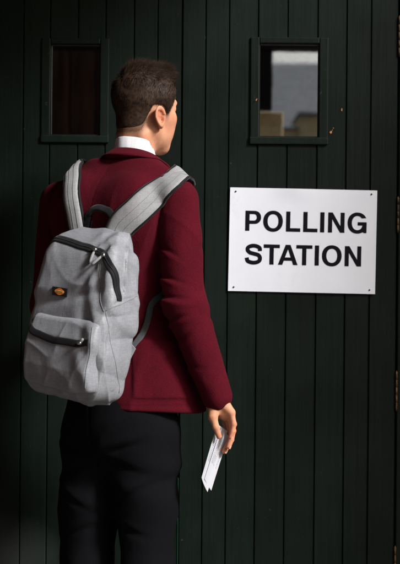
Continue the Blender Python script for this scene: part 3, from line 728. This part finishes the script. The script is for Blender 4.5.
# left hand (in front of the body) and the rest of the body under the clothes
LX = nrm(LW - LE); LU = np.array([0, 0, 1.0]); LR = nrm(np.cross(LX, LU))
def lh(a, b_, c): return LW + LX * a + LR * b_ + LU * c
LF = [([lh(.085, -.0, .03 - .02 * k), lh(.118, .008, .031 - .021 * k), lh(.128, .028, .03 - .02 * k), lh(.116, .042, .029 - .019 * k)], [.0096, .0084, .0076, .0066]) for k in range(4)]
LT = ([lh(.02, .008, .035), lh(.05, .03, .048), lh(.075, .045, .046), lh(.098, .05, .042)], [.012, .0108, .0094, .0075])
def lhand(P):
    d = capsule(P, lh(-.06, 0, 0), lh(.01, 0, 0), .027, .026)
    for pts, rr in LF:
        d = smin(d, capsule(P, lh(.01, 0, 0) + (pts[0] - lh(.085, 0, 0)) * .5, pts[0], .015, .011), .012)
    fd = None
    for pts, rr in LF:
        e = chain(P, pts, rr, .002); fd = e if fd is None else smin(fd, e, .001)
    return smin(smin(d, fd, .004), chain(P, *LT, .004), .006)
allp = [p for f in LF for p in f[0]] + [lh(-.06, 0, 0), LT[0][2]]
Vl, Fl = surfnet(lhand, np.minimum.reduce(allp) - .04, np.maximum.reduce(allp) + .04, .0022)
HIPR, HIPL = glob((.085, .0, .84)), glob((-.085, .0, .84))
KR, KL = W(147.5, 560, -.475), W(88.5, 560, -.40)
AR, AL = W(146, 712, -.47), W(87, 712, -.39); AR[2] = .09; AL[2] = .09
KR[2] = KL[2] = .47
def inner(P):
    q = loc(P); d = ellip(q, (0, 0, 1.22), (.14, .095, .27)); d = smin(d, ellip(q, (0, 0, .93), (.13, .09, .14)), .05)
    d = smin(d, capsule(P, glob((0, .0, 1.40)), NB, .06, .05), .04)
    for A, B, C_ in ((RS, RE, RW), (LS, LE, LW)): d = smin(d, chain(P, [A, B, B + (C_ - B) * .85], [.04, .034, .026], .01), .03)
    for H, K_, A in ((HIPR, KR, AR), (HIPL, KL, AL)): d = smin(d, chain(P, [H, K_, A], [.065, .045, .032], .01), .03)
    return d
Vi, Fi = surfnet(inner, (-.5, -.75, .03), (.2, -.0, 1.56), .012, 3)
b1, b2, b3 = len(Vh), len(Vh) + len(Vr), len(Vh) + len(Vr) + len(Vl)
body = mesh('body', np.vstack([Vh, Vr, Vl, Vi]), np.vstack([Fh, Fr + b1, Fl + b2, Fi + b3]), M_SKIN, person)
at = body.data.attributes.new('flush', 'FLOAT', 'POINT')
fl = np.zeros(len(body.data.vertices), np.float32); q = hloc(Vh.astype(np.float32))
e_ = np.minimum(np.linalg.norm(q - np.array([.080, -.004, -.030], np.float32), axis=1), np.linalg.norm(q - np.array([-.080, -.004, -.030], np.float32), axis=1))
fl[:b1] = .38 * np.exp(-(e_ / .022) ** 2) + .25 * np.exp(-(((np.abs(q[:, 0]) - .045) ** 2 + (q[:, 1] - .06) ** 2 + (q[:, 2] + .04) ** 2) / .025 ** 2)) + .8 * np.exp(-((q[:, 0] / .02) ** 2 + ((q[:, 1] - .092) / .012) ** 2 + ((q[:, 2] + .067) / .008) ** 2))
tips = np.array([f[0][3] for f in FI] + [TH[0][3]] + [f[0][1] for f in FI])
fl[b1:b2] = .5 * np.exp(-(np.linalg.norm(Vr[:, None] - tips[None], axis=2).min(1) / .010) ** 2)
at.data.foreach_set('value', fl)
HL = tab([(-.13, -.074), (-.06, -.072), (-.040, -.070), (-.027, -.048), (-.014, -.004), (.012, .000), (.026, -.012), (.030, -.022), (.040, -.022), (.046, .010), (.056, .045), (.075, .068), (.12, .075)], .003)
st = np.zeros(len(fl), np.float32); Lh, = HL(q[:, 1]); gp = Lh - q[:, 2]; st[:b1] = np.where(q[:, 1] < .05, np.exp(-np.maximum(gp - .001, 0) / .0095), np.exp(-np.maximum(gp, 0) / .002)) * (e_ > .026)
st[:b1] = np.where((e_ < .036), st[:b1] * sstep(e_, .026, .036), st[:b1]) * .9
body.data.attributes.new('stubble', 'FLOAT', 'POINT').data.foreach_set('value', st)
for s in (-1, 1):
    c = hglob((s * .032, .078, .0)); mb = MB(); n1, n2 = 16, 10
    V = [hglob(np.array([s * .031, .0720, .0]) + .0119 * np.array([math.sin(a) * math.cos(p), math.cos(a), math.sin(a) * math.sin(p)])) for a in np.linspace(0.001, 1.4, n2) for p in np.linspace(0, 2 * math.pi, n1, endpoint=False)]
    F = [(i * n1 + k, i * n1 + (k + 1) % n1, (i + 1) * n1 + (k + 1) % n1, (i + 1) * n1 + k) for i in range(n2 - 1) for k in range(n1)]
    mesh('eye', V, F, None, person, True, [M_EYE, M_IRIS], [1 if i < 4 else 0 for i in range(n2 - 1) for k in range(n1)])

# hair: a short dark cap plus strands
wh = Waves(21, 150, (1, .35, .6)); wh2 = Waves(22, 60)
def nape(q): return smin(core(q), capsule(q, (0, -.022, -.06), NBl + np.array([0, .0, -.03]), .045, .052), .03)
def hair(P):
    q = hloc(P); z = q[:, 2]
    inf = np.interp(z, [-.08, -.05, -.01, .04, .08, .11], [.0010, .0022, .0038, .0052, .0075, .0080]).astype(np.float32)
    d = nape(q) - inf
    d = smin(d, ellip(q, (0, .050, .092), (.046, .034, .022)), .02)
    d += .0013 * wh(q) * sstep(z, -.03, .05) + .0022 * wh2(q) * sstep(z, .03, .09)
    L, = HL(q[:, 1]); back = (L - z) * .75
    d = smax(d, back + .0016 * wh2(q * 2.5) , .004)
    d = d + .0022 * sstep(back, -.014, 0)
    return d
Vc, Fc = surfnet(hair, HO - np.array([.13, .13, .10]), HO + np.array([.14, .13, .145]), .0025)
# strands rooted on the cap
qv = hloc(Vc.astype(np.float32)); Nn = grad(hair, Vc, .003)
sel = RNG.randint(0, len(Vc), 17000); root_ = Vc[sel] - Nn[sel] * .002; nl = (Nn[sel] @ HRm.T); ql = qv[sel]
ok = (ql[:, 2] > -.072); sel, root_, nl, ql = sel[ok], root_[ok], nl[ok], ql[ok]
top = sstep(ql[:, 2], .045, .095); n_ = len(sel)
down = np.tile([0, -.25, -1.0], (n_, 1)); fwd = np.tile([0.15, .9, .35], (n_, 1))
flow = down * (1 - top)[:, None] + fwd * top[:, None] + RNG.randn(n_, 3) * .13 + np.stack([Waves(91, 130, (1, .6, .6), 5)(ql), Waves(92, 130, (1, .6, .6), 5)(ql), Waves(93, 110, (1, .6, .6), 5)(ql)], 1) * (.16 + .26 * top)[:, None]
flow = nrm(flow - (flow * nl).sum(1)[:, None] * nl)
lift = .35 + .55 * top; dirn = nrm(flow * (1 - lift * .55)[:, None] + nl * lift[:, None])
L = .82 * (.006 + .004 * sstep(ql[:, 2], -.05, .03) + .009 * top - .004 * top * sstep(ql[:, 1], .05, .08)) * RNG.uniform(.6, 1.25, n_)
L *= sstep(ql[:, 2], -.085, -.04) * .75 + .25
L *= 1 + top * .35 * RNG.rand(n_) ** 3
# fading stubble below the hairline
qh = hloc(Vh.astype(np.float32)); Lh, = HL(qh[:, 1]); gap = (Lh - qh[:, 2]); cand = np.where((gap > -.006) & (gap < .016) & (qh[:, 1] < .07) & (np.abs(nape(qh)) < .012))[0]
cand = cand[RNG.rand(len(cand)) < np.exp(-np.maximum(gap[cand], 0) / .005)]; cand = RNG.choice(cand, 1500) if len(cand) else cand
Nh = grad(head, Vh[cand], .003)
fl2 = nrm(np.tile([0, -.35, -1.0], (len(cand), 1)) + RNG.randn(len(cand), 3) * .3); nl2 = Nh @ HRm.T; fl2 = nrm(fl2 - (fl2 * nl2).sum(1)[:, None] * nl2)
root_ = np.vstack([root_, Vh[cand] + RNG.randn(len(cand), 3) * .0012]); dirn = np.vstack([dirn, nrm(fl2 * .8 + nl2 * .35)]); flow = np.vstack([flow, fl2])
L = np.r_[L, RNG.uniform(.0012, .003, len(cand))]; n_ = len(L)
dw = dirn @ HRm; fw = flow @ HRm; side = nrm(np.cross(dw, RNG.randn(n_, 3))); rad = RNG.uniform(.00022, .0004, n_); rad[-len(cand):] = .00013
SV = []; 
for j, (t_, rs) in enumerate(((0, 1), (.5, .85), (1, .25))):
    c = root_ + dw * (L * t_)[:, None] + fw * (L * .45 * t_ * t_)[:, None]
    s2_ = np.cross(dw, side)
    for k in range(3):
        a = k * 2.0944; SV.append(c + (side * math.cos(a) + s2_ * math.sin(a)) * (rad * rs)[:, None])
SV = np.stack(SV, 1).reshape(-1, 3); b0 = np.arange(n_) * 9; SF = []
for j in range(2):
    for k in range(3): SF.append(np.stack([b0 + j * 3 + k, b0 + j * 3 + (k + 1) % 3, b0 + (j + 1) * 3 + (k + 1) % 3, b0 + (j + 1) * 3 + k], 1))
SF = np.concatenate(SF)
mesh('hair', np.vstack([Vc, SV]), np.vstack([Fc, SF + len(Vc)]), M_HAIR, person)

# shirt collar and blazer collar: swept bands round the neck
def neckr(c, d_):
    rr = np.linspace(.03, .075, 46, dtype=np.float32); P = (c[None] + d_[None] * rr[:, None]).astype(np.float32); q = hloc(P)
    v = capsule(q, (0, -.022, -.06), NBl + np.array([0, .0, -.03]), .045, .052); v = smin(v, capsule(q, (.046, -.030, -.085), (.02, .03, -.19), .008, .010), .03); v = smin(v, capsule(q, (-.046, -.030, -.085), (-.02, .03, -.19), .008, .010), .03)
    k = np.where(v < .0)[0]; return rr[k[-1]] if len(k) else .03
def band(name, prof, m, centre, f=None, off=0, par=person, rx=1.0, ztilt=.018, N=72, zb=0.0, drop=0.0):
    V = []; M_ = len(prof)
    for i in range(N):
        a = 2 * math.pi * i / N; d_ = np.array([math.sin(a), math.cos(a), 0]); fw_ = d_[0] * sa + d_[1] * ca
        for (r_, z_) in prof:
            lean = np.array([sa, ca, 0]) * .10 * z_
            if name == 'shirt_collar':
                c0 = centre + np.array([0, 0, z_ - ztilt * fw_]) + lean; r_ = neckr(c0, d_) + .0012 + (r_ - .049) * .55
            p = centre + d_ * r_ * (1 + (.06 * abs(fw_) if name != 'shirt_collar' else 0)) + np.array([0, 0, z_ - ztilt * fw_ - drop * max(fw_, 0) ** 2]) + lean
            V.append(p)
    V = np.array(V)
    if f is not None: V = pushout(f, V, off).astype(float)
    F = [(i * M_ + k, i * M_ + (k + 1) % M_, ((i + 1) % N) * M_ + (k + 1) % M_, ((i + 1) % N) * M_ + k) for i in range(N) for k in range(M_)]
    return mesh(name, V, F, m, par)
CN = np.array([NB[0] + .004, NB[1] + .0, 1.534])
band('shirt_collar', [(.0505, -.03), (.0490, .020), (.0500, .0245), (.0525, .0230), (.0585, -.02), (.060, -.05), (.053, -.05)], M_SHIRT, CN)
band('blazer_collar', [(.0590, -.03), (.0600, -.0085), (.0625, -.0050), (.0665, -.0075), (.075, -.014), (.084, -.0195), (.0875, -.0225), (.0875, -.0265), (.075, -.036), (.064, -.040)], M_BLAZER, CN, jacket, .0015, blazer)

# trousers and shoes
tc1 = Waves(71, 13, (1, 1, 1.6), 6); wt = Waves(31, 15, (1, 1, .7)); wt2 = Waves(32, 34, (.6, .6, 1.2))
def trousers(P):
    q = loc(P); z = P[:, 2]
    d = ellip(q, (.012, -.005, .86), (.149, .125, .16))
    for H, K_, A, zz_ in ((glob((.086, .0, .80)), KR, AR, 0), (glob((-.070, .0, .80)), KL, AL, 1)):
        d = smin(d, chain(P, [H, H * .45 + K_ * .55, K_, A - np.array([0, 0, .05])], [.092, .077, .066, .060], .02), .03)
    d += -.006 * np.exp(-np.abs(tc1(P) / .28)) * sstep(z, .93, .8) + .004 * wt(P) + .0024 * wt2(P) * sstep(z, .9, .6)
    d += .004 * np.sin(z * 60 + q[:, 0] * 25) * np.exp(-((z - .70) / .06) ** 2)
    for x0, z0, k, a in ((.08, .775, .35, .007), (.06, .735, -.25, .006), (-.08, .765, -.3, .006), (-.06, .72, .3, .006), (.10, .66, .5, .006), (-.09, .64, -.45, .006), (.07, .57, -.3, .006), (-.07, .55, .4, .006)):
        t_ = (z - z0 - k * (q[:, 0] - x0)) / .009; d = d + a * (np.exp(-t_ ** 2) - .5 * np.exp(-((t_ - 2) / 1.4) ** 2)) * np.exp(-((q[:, 0] - x0) / .055) ** 2)
    d = d + .003 * np.exp(-(q[:, 0] / .003) ** 2) * (q[:, 1] < 0) * (z > .72)
    d = smax(d, .055 - z, .004); return smax(d, z - .93, .01)
V, F = surfnet(trousers, (-.48, -.68, .04), (.06, -.18, .96), .0048)
mesh('trousers', V, F, M_TROUSER, person)
for A in (AR, AL):
    tX = np.array([sa, ca, 0]); rX = np.array([ca, -sa, 0])
    def shoe(P, A=A):
        p = P - np.array([A[0], A[1], 0], np.float32); q = np.stack([p @ rX.astype(np.float32), p @ tX.astype(np.float32), p[:, 2]], 1)
        d = ellip(q, (0, .06, .035), (.046, .145, .045)); d = smin(d, ellip(q, (0, -.03, .06), (.038, .05, .055)), .03)
        d = smin(d, ellip(q, (0, .05, .012), (.050, .152, .016)), .006); return smax(d, .003 - q[:, 2], .004)
    V, F = surfnet(shoe, np.array([A[0] - .25, A[1] - .25, -.01]), np.array([A[0] + .25, A[1] + .25, .14]), .005)
    mesh('shoe', V, F, M_SHOE, person)

# ------------------------------------------------------------------ backpack
BY = R(38); ub = np.array([math.cos(BY), -math.sin(BY), 0]); vb = np.array([-math.sin(BY), -math.cos(BY), 0]); wb = np.array([0, 0, 1.0])
RB = R(6.8); PB = R(3)
ub2 = ub * math.cos(RB) - wb * math.sin(RB); wb2 = wb * math.cos(RB) + ub * math.sin(RB)
wb3 = wb2 * math.cos(PB) - vb * math.sin(PB); vb3 = vb * math.cos(PB) + wb2 * math.sin(PB)
GR = np.stack([ub2, vb3, wb3]); GO = np.array([-.250, -.548, 1.128])
def bl(P): return ((P - GO.astype(np.float32)) @ GR.T.astype(np.float32))
def bgl(q): return np.asarray(q, float) @ GR + GO
bag = empty('backpack', GO)
tag(bag, 'grey rucksack with black zips worn on the back', 'backpack')
tb = tab([(-.26, .110, .110), (-.20, .124, .128), (-.10, .131, .134), (.02, .128, .128), (.12, .120, .112), (.18, .110, .094), (.22, .096, .076), (.26, .078, .055)], .02)
b1_ = Waves(41, 20, (1, 1, .8)); b2_ = Waves(42, 42, (.8, .8, 1)); b3_ = Waves(43, 75)
bc1 = Waves(61, 22, (1.2, 1.2, .45), 6); bc2 = Waves(62, 34, (1, 1, .8), 6)
def creases(P, m1=1.0, m2=1.0):
    a = bc1(P); b = bc2(P); return -.0050 * m1 * np.exp(.25 - np.sqrt((a / .22) ** 2 + .06)) - .0028 * m2 * np.exp(.25 - np.sqrt((b / .2) ** 2 + .06))
def bagmain(P):
    q = bl(P); hw, D = tb(q[:, 2]); x = np.abs(q[:, 0]) - hw; y = np.abs(q[:, 1] - D / 2) - D / 2; r = .026
    d = np.minimum(np.maximum(x, y) + r, 0) + np.sqrt(np.maximum(x + r, 0) ** 2 + np.maximum(y + r, 0) ** 2) - r
    topc = q[:, 2] - (.222 - 1.3 * q[:, 0] ** 2 - .25 * np.maximum(q[:, 1], 0)); botc = -.236 - q[:, 2] + .15 * np.maximum(q[:, 1] - .1, 0)
    d = smax(d, topc, .07); d = smax(d, botc, .06)
    d += .0034 * b1_(P) + .0014 * b2_(P) + .0004 * b3_(P)
    d += creases(P, .35 + .9 * sstep(q[:, 0], -.02, .1), .6 + .5 * sstep(q[:, 0], -.02, .1))
    d += .0026 * np.sin((q[:, 0] + .35 * q[:, 1]) * 150 + 2.2 * np.sin(q[:, 2] * 17 + 1)) * sstep(q[:, 0], -.01, .06) * sstep(q[:, 2], .02, .09) * sstep(q[:, 2], .22, .17)
    d += .0018 * (1 - 2 * np.abs(np.sin(q[:, 2] * 46 + q[:, 0] * 30 + b1_(P) * 1.2)) ** .7) * sstep(q[:, 0], .05, .12) * sstep(q[:, 2], .04, -.03)
    # collapsed cloth: folds from the right shoulder down the side, and across the front above the pocket
    s = q[:, 0] * .9 + q[:, 1] * -.25 + q[:, 2] * .25
    d += .0042 * np.sin(s * 105 + 1.5 * np.sin(q[:, 2] * 14)) * sstep(q[:, 0], .0, .1) * sstep(q[:, 2], -.2, -.05)
    d += .006 * np.exp(-((q[:, 2] - .03 - .3 * q[:, 0]) / .02) ** 2) * (q[:, 1] > .07)
    d += .0022 * np.exp(-((q[:, 1] - .108 + .12 * (q[:, 2] + .02)) / .0022) ** 2) * (q[:, 0] > .05) * sstep(q[:, 2], .07, .03)    # side seam
    d += .0018 * np.exp(-((q[:, 2] - .045 + .3 * (q[:, 1] - .05)) / .002) ** 2) * (q[:, 0] > .08) * (q[:, 1] < .11)
    return d
tp = tab([(-.24, .1), (-.2, .108), (-.1, .112), (-.03, .107), (.02, .10)], .01)
p1_ = Waves(51, 26)
def pocket(P):
    q = bl(P); hw, D = tb(q[:, 2]); hp_, = tp(q[:, 2]); prot = np.interp(q[:, 2], [-.22, -.15, -.07, -.02, .0], [.022, .030, .026, .012, -.004]).astype(np.float32)
    x = np.abs(q[:, 0] - .013) - hp_; y = np.abs(q[:, 1] - (D + prot) / 2 - .02) - (D + prot) / 2 + .02; z = np.abs(q[:, 2] + .112) - .088; r = .013
    d = np.sqrt(np.maximum(x + r, 0) ** 2 + np.maximum(y + r, 0) ** 2 + np.maximum(z + r, 0) ** 2) + np.minimum(np.maximum(np.maximum(x, y), z) + r, 0) - r
    d += .0026 * p1_(P) + .0012 * b2_(P) + .0004 * b3_(P) + creases(P, .35, .7)
    d += .0035 * np.sin(q[:, 0] * 70 + q[:, 2] * 60) * sstep(q[:, 0], .05, .11)
    return d
def bagall(P): return np.minimum(bagmain(P), pocket(P))
c8 = bgl([(x, y, z) for x in (-.17, .17) for y in (-.03, .21) for z in (-.25, .25)])
V, F = surfnet(bagmain, c8.min(0), c8.max(0), .0025); bagbody = mesh('main_compartment', V, F, M_BAG, bag)
V, F = surfnet(pocket, c8.min(0), c8.max(0), .0025); pk = mesh('front_pocket', V, F, M_BAG, bag)

def on(f, pts, n, off):
    p = spline([bgl(x) for x in pts], n); p = project(f, p, off); return p.astype(float)
def strip(name, f, pts, n, width, thick, m, par, off=.0004, edge=.6):
    p = on(f, pts, n, off); p = spline(p, n); Nn = grad(f, p, .006).astype(float)
    for _ in range(3): Nn[1:-1] = nrm(Nn[:-2] + Nn[1:-1] * 2 + Nn[2:])
    V, F, _ = ribbon(p, Nn, width, thick, f, off, 7, edge); return mesh(name, V, F, m, par), p, Nn
ZP = [(-.150, .04, .02), (-.140, .07, .11), (-.115, .09, .158), (-.05, .11, .171), (.01, .12, .166), (.058, .115, .156), (.086, .105, .134), (.108, .100, .10), (.14, .088, .035)]
zp, zpath, zn = strip('zip', bagmain, ZP, 90, .020, .0022, M_WEB, bagbody)
_, ppath, pn_ = strip('zip', pocket, [(-.125, .09, -.042), (-.110, .15, -.052), (-.06, .18, -.070), (0, .18, -.080), (.07, .18, -.078), (.114, .16, -.072)], 70, .018, .0022, M_WEB, pk)
def teeth(path, nn, par, w_=.0022):
    V, F, _ = ribbon(path[2:-2] + nn[2:-2] * .0022, nn[2:-2], w_, .0012, None, 0, 5, .6); mesh('zip_teeth', V, F, M_GWEB, par)
teeth(zpath, zn, zp)
def puller(path, nn, i, dirv, ln, par):
    mb = MB(); p = path[i] + nn[i] * .0045; d_ = nrm(np.array(dirv, float))
    t_ = nrm(path[i + 1] - path[i]); mb.tube([p - t_ * .006, p, p + t_ * .006], [.0035, .0048, .0035], 8); o = mb.build('zip_slider', M_METAL, par, True)
    q_ = pushout(bagall, np.array([p + d_ * s for s in np.linspace(0, ln, 8)]), .003).astype(float)
    mb = MB(); mb.tube(q_, [.0016, .0022, .0034, .0036, .0036, .0036, .0034, .002], 8); mb.build('zip_pull', M_PULL, o, True)
puller(zpath, zn, 58, -wb3 + ub2 * -.05, .038, zp); puller(zpath, zn, 66, -wb3 * .8 - ub2 * .5 + vb3 * .5, .038, zp)
puller(ppath, pn_, 62, ub2 * .3 + wb3 * .35, .016, pk)
# piping on the pocket's right edge
strip('piping', pocket, [(.114, .155, -.03), (.124, .165, -.08), (.125, .165, -.14), (.118, .16, -.19)], 40, .003, .0016, M_BAG, pk, -.0004)
for pix in ([(105.5, 311), (109, 332), (113, 352), (117, 372), (119.5, 385), (119, 393)], [(105.5, 311), (114, 307), (124, 303), (137, 296)], [(101, 262), (99.5, 278), (100, 296), (104, 312)]):
    q_ = spline(raycast(bagall, pix, .0002), 30); q_ = project(bagall, q_, -.0001).astype(float); MB().tube(q_, .0011, 6).build('seam', M_STITCH, bagbody, True)
# woven patch with an orange oval mark
pc = raycast(bagall, [(60.5, 291.5)])[0]; nn = grad(bagmain, pc[None], .012)[0].astype(float)
pu = nrm(ub2 - nn * (ub2 @ nn)); pv = np.cross(nn, pu); pv *= np.sign(pv @ wb3)
def onp(u, v, h): return pc + pu * u + pv * v + nn * h
def flat(name, pts, h, m, par, th=.0012):
    n = len(pts); V = [onp(u, v, h) for u, v in pts] + [onp(u, v, h - th) for u, v in pts]
    return mesh(name, V, [tuple(range(n))] + [tuple(range(2 * n - 1, n - 1, -1))] + [(k, n + k, n + (k + 1) % n, (k + 1) % n) for k in range(n)], m, par, False)
pt = flat('patch', [(-.022, -.0105), (.022, -.0105), (.022, .0105), (-.022, .0105)], .0045, M_WEB, bag, .006)
ov = [(.0145 * math.cos(a), .0078 * math.sin(a) * (1 + .12 * math.cos(4 * a))) for a in np.linspace(0, 2 * math.pi, 28, endpoint=False)]
mk = flat('mark', ov, .0049, M_ORANGE, pt, .0006)
flat('mark', [(x * .86, y * .36) for x, y in ov], .0053, M_YELLOW, pt, .0004)
for k, s_ in enumerate((-.0085, -.0050, -.0018, .0012, .0045, .0078)):   # tiny letters, suggested by uprights
    flat('letter', [(s_ - .0007, -.0019), (s_ + .0007, -.0019), (s_ + .0012, .0019), (s_ - .0002, .0019)], .0056, M_RUST, pt, .0003)

# carrying loop
hb = [bgl((-.070, .006, .195)), bgl((-.068, .006, .226)), bgl((-.046, .006, .250)), bgl((-.008, .006, .250)), bgl((.020, .006, .232)), bgl((.036, .006, .200))]
p = pushout(jacket, spline(hb, 40), .007).astype(float); V, F, _ = ribbon(p, np.tile(vb3 * .85 + wb3 * .5, (40, 1)), .019, .004, None, 0, 7, .5); hd = mesh('carry_loop', V, F, M_WEB, bag)
for q_ in ((-.068, .010, .205), (.034, .008, .198)):
    c = bgl(q_); Vv = [c + ub2 * a * .012 + vb3 * b_ * .007 + wb3 * cc * .014 for a in (-1, 1) for b_ in (-1, 1) for cc in (-1, 1)]
    MB().add(Vv, [(0, 1, 3, 2), (4, 6, 7, 5), (0, 4, 5, 1), (2, 3, 7, 6), (0, 2, 6, 4), (1, 5, 7, 3)]).build('loop_anchor', M_WEB, hd)
# shoulder straps: over the jacket from the bag's top, round the shoulder, under the arm and back
def strap(pix, front, width, ends):
    P_ = raycast(jacket, pix, .006); pts = [bgl(ends)] + list(P_) + [glob(f) for f in front]
    p = spline(pts, 90); p = pushout(jacket, p, .005).astype(float); p = spline(p, 90)
    Nn = grad(jacket, p, .012).astype(float)
    for _ in range(10): Nn[1:-1] = nrm(Nn[:-2] + Nn[1:-1] + Nn[2:])
    w_ = width * (1 - .45 * sstep(np.linspace(0, 1, 90), .55, .95))
    V, F, up = ribbon(p, Nn, w_, .0095, jacket, .003, 11, .45); st = mesh('shoulder_strap', V, F, M_STRAP, bag)
    for j in (0, -1):
        e = up[:, j] - Nn * .003; mb = MB(); mb.tube(e, .0042, 8); mb.build('piping', M_WEB, st, True)
    for j in (4, 7):
        e = up[:, j] + Nn * .0003; mb = MB(); mb.tube(e, .0005, 6); mb.build('stitching', M_STITCH, st, True)
    return p
pr = strap([(119, 230), (137, 211), (156, 194), (172, 181), (184, 176)], [(.150, .055, 1.465), (.132, .098, 1.42), (.13, .122, 1.35), (.14, .125, 1.29), (.165, .09, 1.19)], .068, (.048, .012, .15))
pl = strap([(74, 210), (71.5, 194), (72.5, 180), (77, 166)], [(-.135, .02, 1.505), (-.135, .08, 1.455), (-.125, .118, 1.38), (-.14, .12, 1.28), (-.16, .08, 1.18)], .043, (-.088, .01, .17))
for s, end in ((1, pr[-1]), (-1, pl[-1])):
    a = bgl((s * .120, .01, -.085))
    if s > 0: pts = [end] + [glob((.185, .01, 1.19))] + list(raycast(jacket, [(153.5, 301), (148.5, 317), (142.5, 334)], .003)) + [a]
    else: pts = [end, glob((s * .182, .02, 1.12)), glob((s * .165, -.065, 1.075)), a]
    p = pushout(jacket, spline(pts, 40), .003).astype(float); p[-6:] = spline([p[-6], a], 6)
    Nn = grad(jacket, p, .012).astype(float); V, F, _ = ribbon(p, Nn, .016, .0022, jacket, .002, 5, .7); mesh('lower_strap', V, F, M_LWEB, bag)
    c0, c1, c2 = bgl((s * .118, .012, -.065)), bgl((s * .118, .012, -.130)), bgl((s * .134, .004, -.080))
    V = [c0, c1, c2]; nv = vb3 * .003; mesh('strap_tab', V + [x + nv for x in V], [(0, 1, 2), (5, 4, 3), (0, 3, 4, 1), (1, 4, 5, 2), (2, 5, 3, 0)], M_BAG, bag, False)

# ------------------------------------------------------------------ folded leaflet in the right hand
lf = empty('leaflet', W(215, 460, -.545)); tag(lf, 'folded white leaflet with grey print held in the right hand', 'leaflet')
def sheet(name, c4, bend, th=.0005):
    """c4: top-left, top-right, bottom-right, bottom-left"""
    a, b_, c, d = [np.array(x, float) for x in c4]; n = nrm(np.cross(b_ - a, d - a)); NX, NY = 6, 16; V = []; UV = []
    for lay in (0, 1):
        for j in range(NY + 1):
            for i in range(NX + 1):
                s, t_ = i / NX, j / NY; p = (a * (1 - s) + b_ * s) * (1 - t_) + (d * (1 - s) + c * s) * t_
                V.append(p + n * (bend * (4 * s * (1 - s)) + .4 * bend * math.sin(t_ * 3) - lay * th)); UV.append((s, 1 - t_))
    K_ = (NX + 1) * (NY + 1); F = []
    for j in range(NY):
        for i in range(NX):
            q_ = j * (NX + 1) + i; F += [(q_, q_ + 1, q_ + NX + 2, q_ + NX + 1), (K_ + q_, K_ + q_ + NX + 1, K_ + q_ + NX + 2, K_ + q_ + 1)]
    bd = [i for i in range(NX + 1)] + [j * (NX + 1) + NX for j in range(1, NY + 1)] + [NY * (NX + 1) + i for i in range(NX - 1, -1, -1)] + [j * (NX + 1) for j in range(NY - 1, 0, -1)]
    for x, y in zip(bd, bd[1:] + bd[:1]): F.append((x, K_ + x, K_ + y, y))
    o = mesh(name, V, F, M_PAPER, lf); uv = o.data.uv_layers.new(name='UVMap')
    for l in o.data.loops: uv.data[l.index].uv = UV[l.vertex_index]
    o.data.polygons.foreach_set('use_smooth', [False] * len(o.data.polygons)); return o
sheet('page', [W(217.5, 424, -.552), W(227.5, 431, -.522), W(207.5, 492, -.530), W(201.5, 477.5, -.566)], .0025)
sheet('page', [W(221.5, 427, -.540), W(228.5, 436, -.519), W(211.2, 490.5, -.520), W(204.5, 479, -.552)], .002)
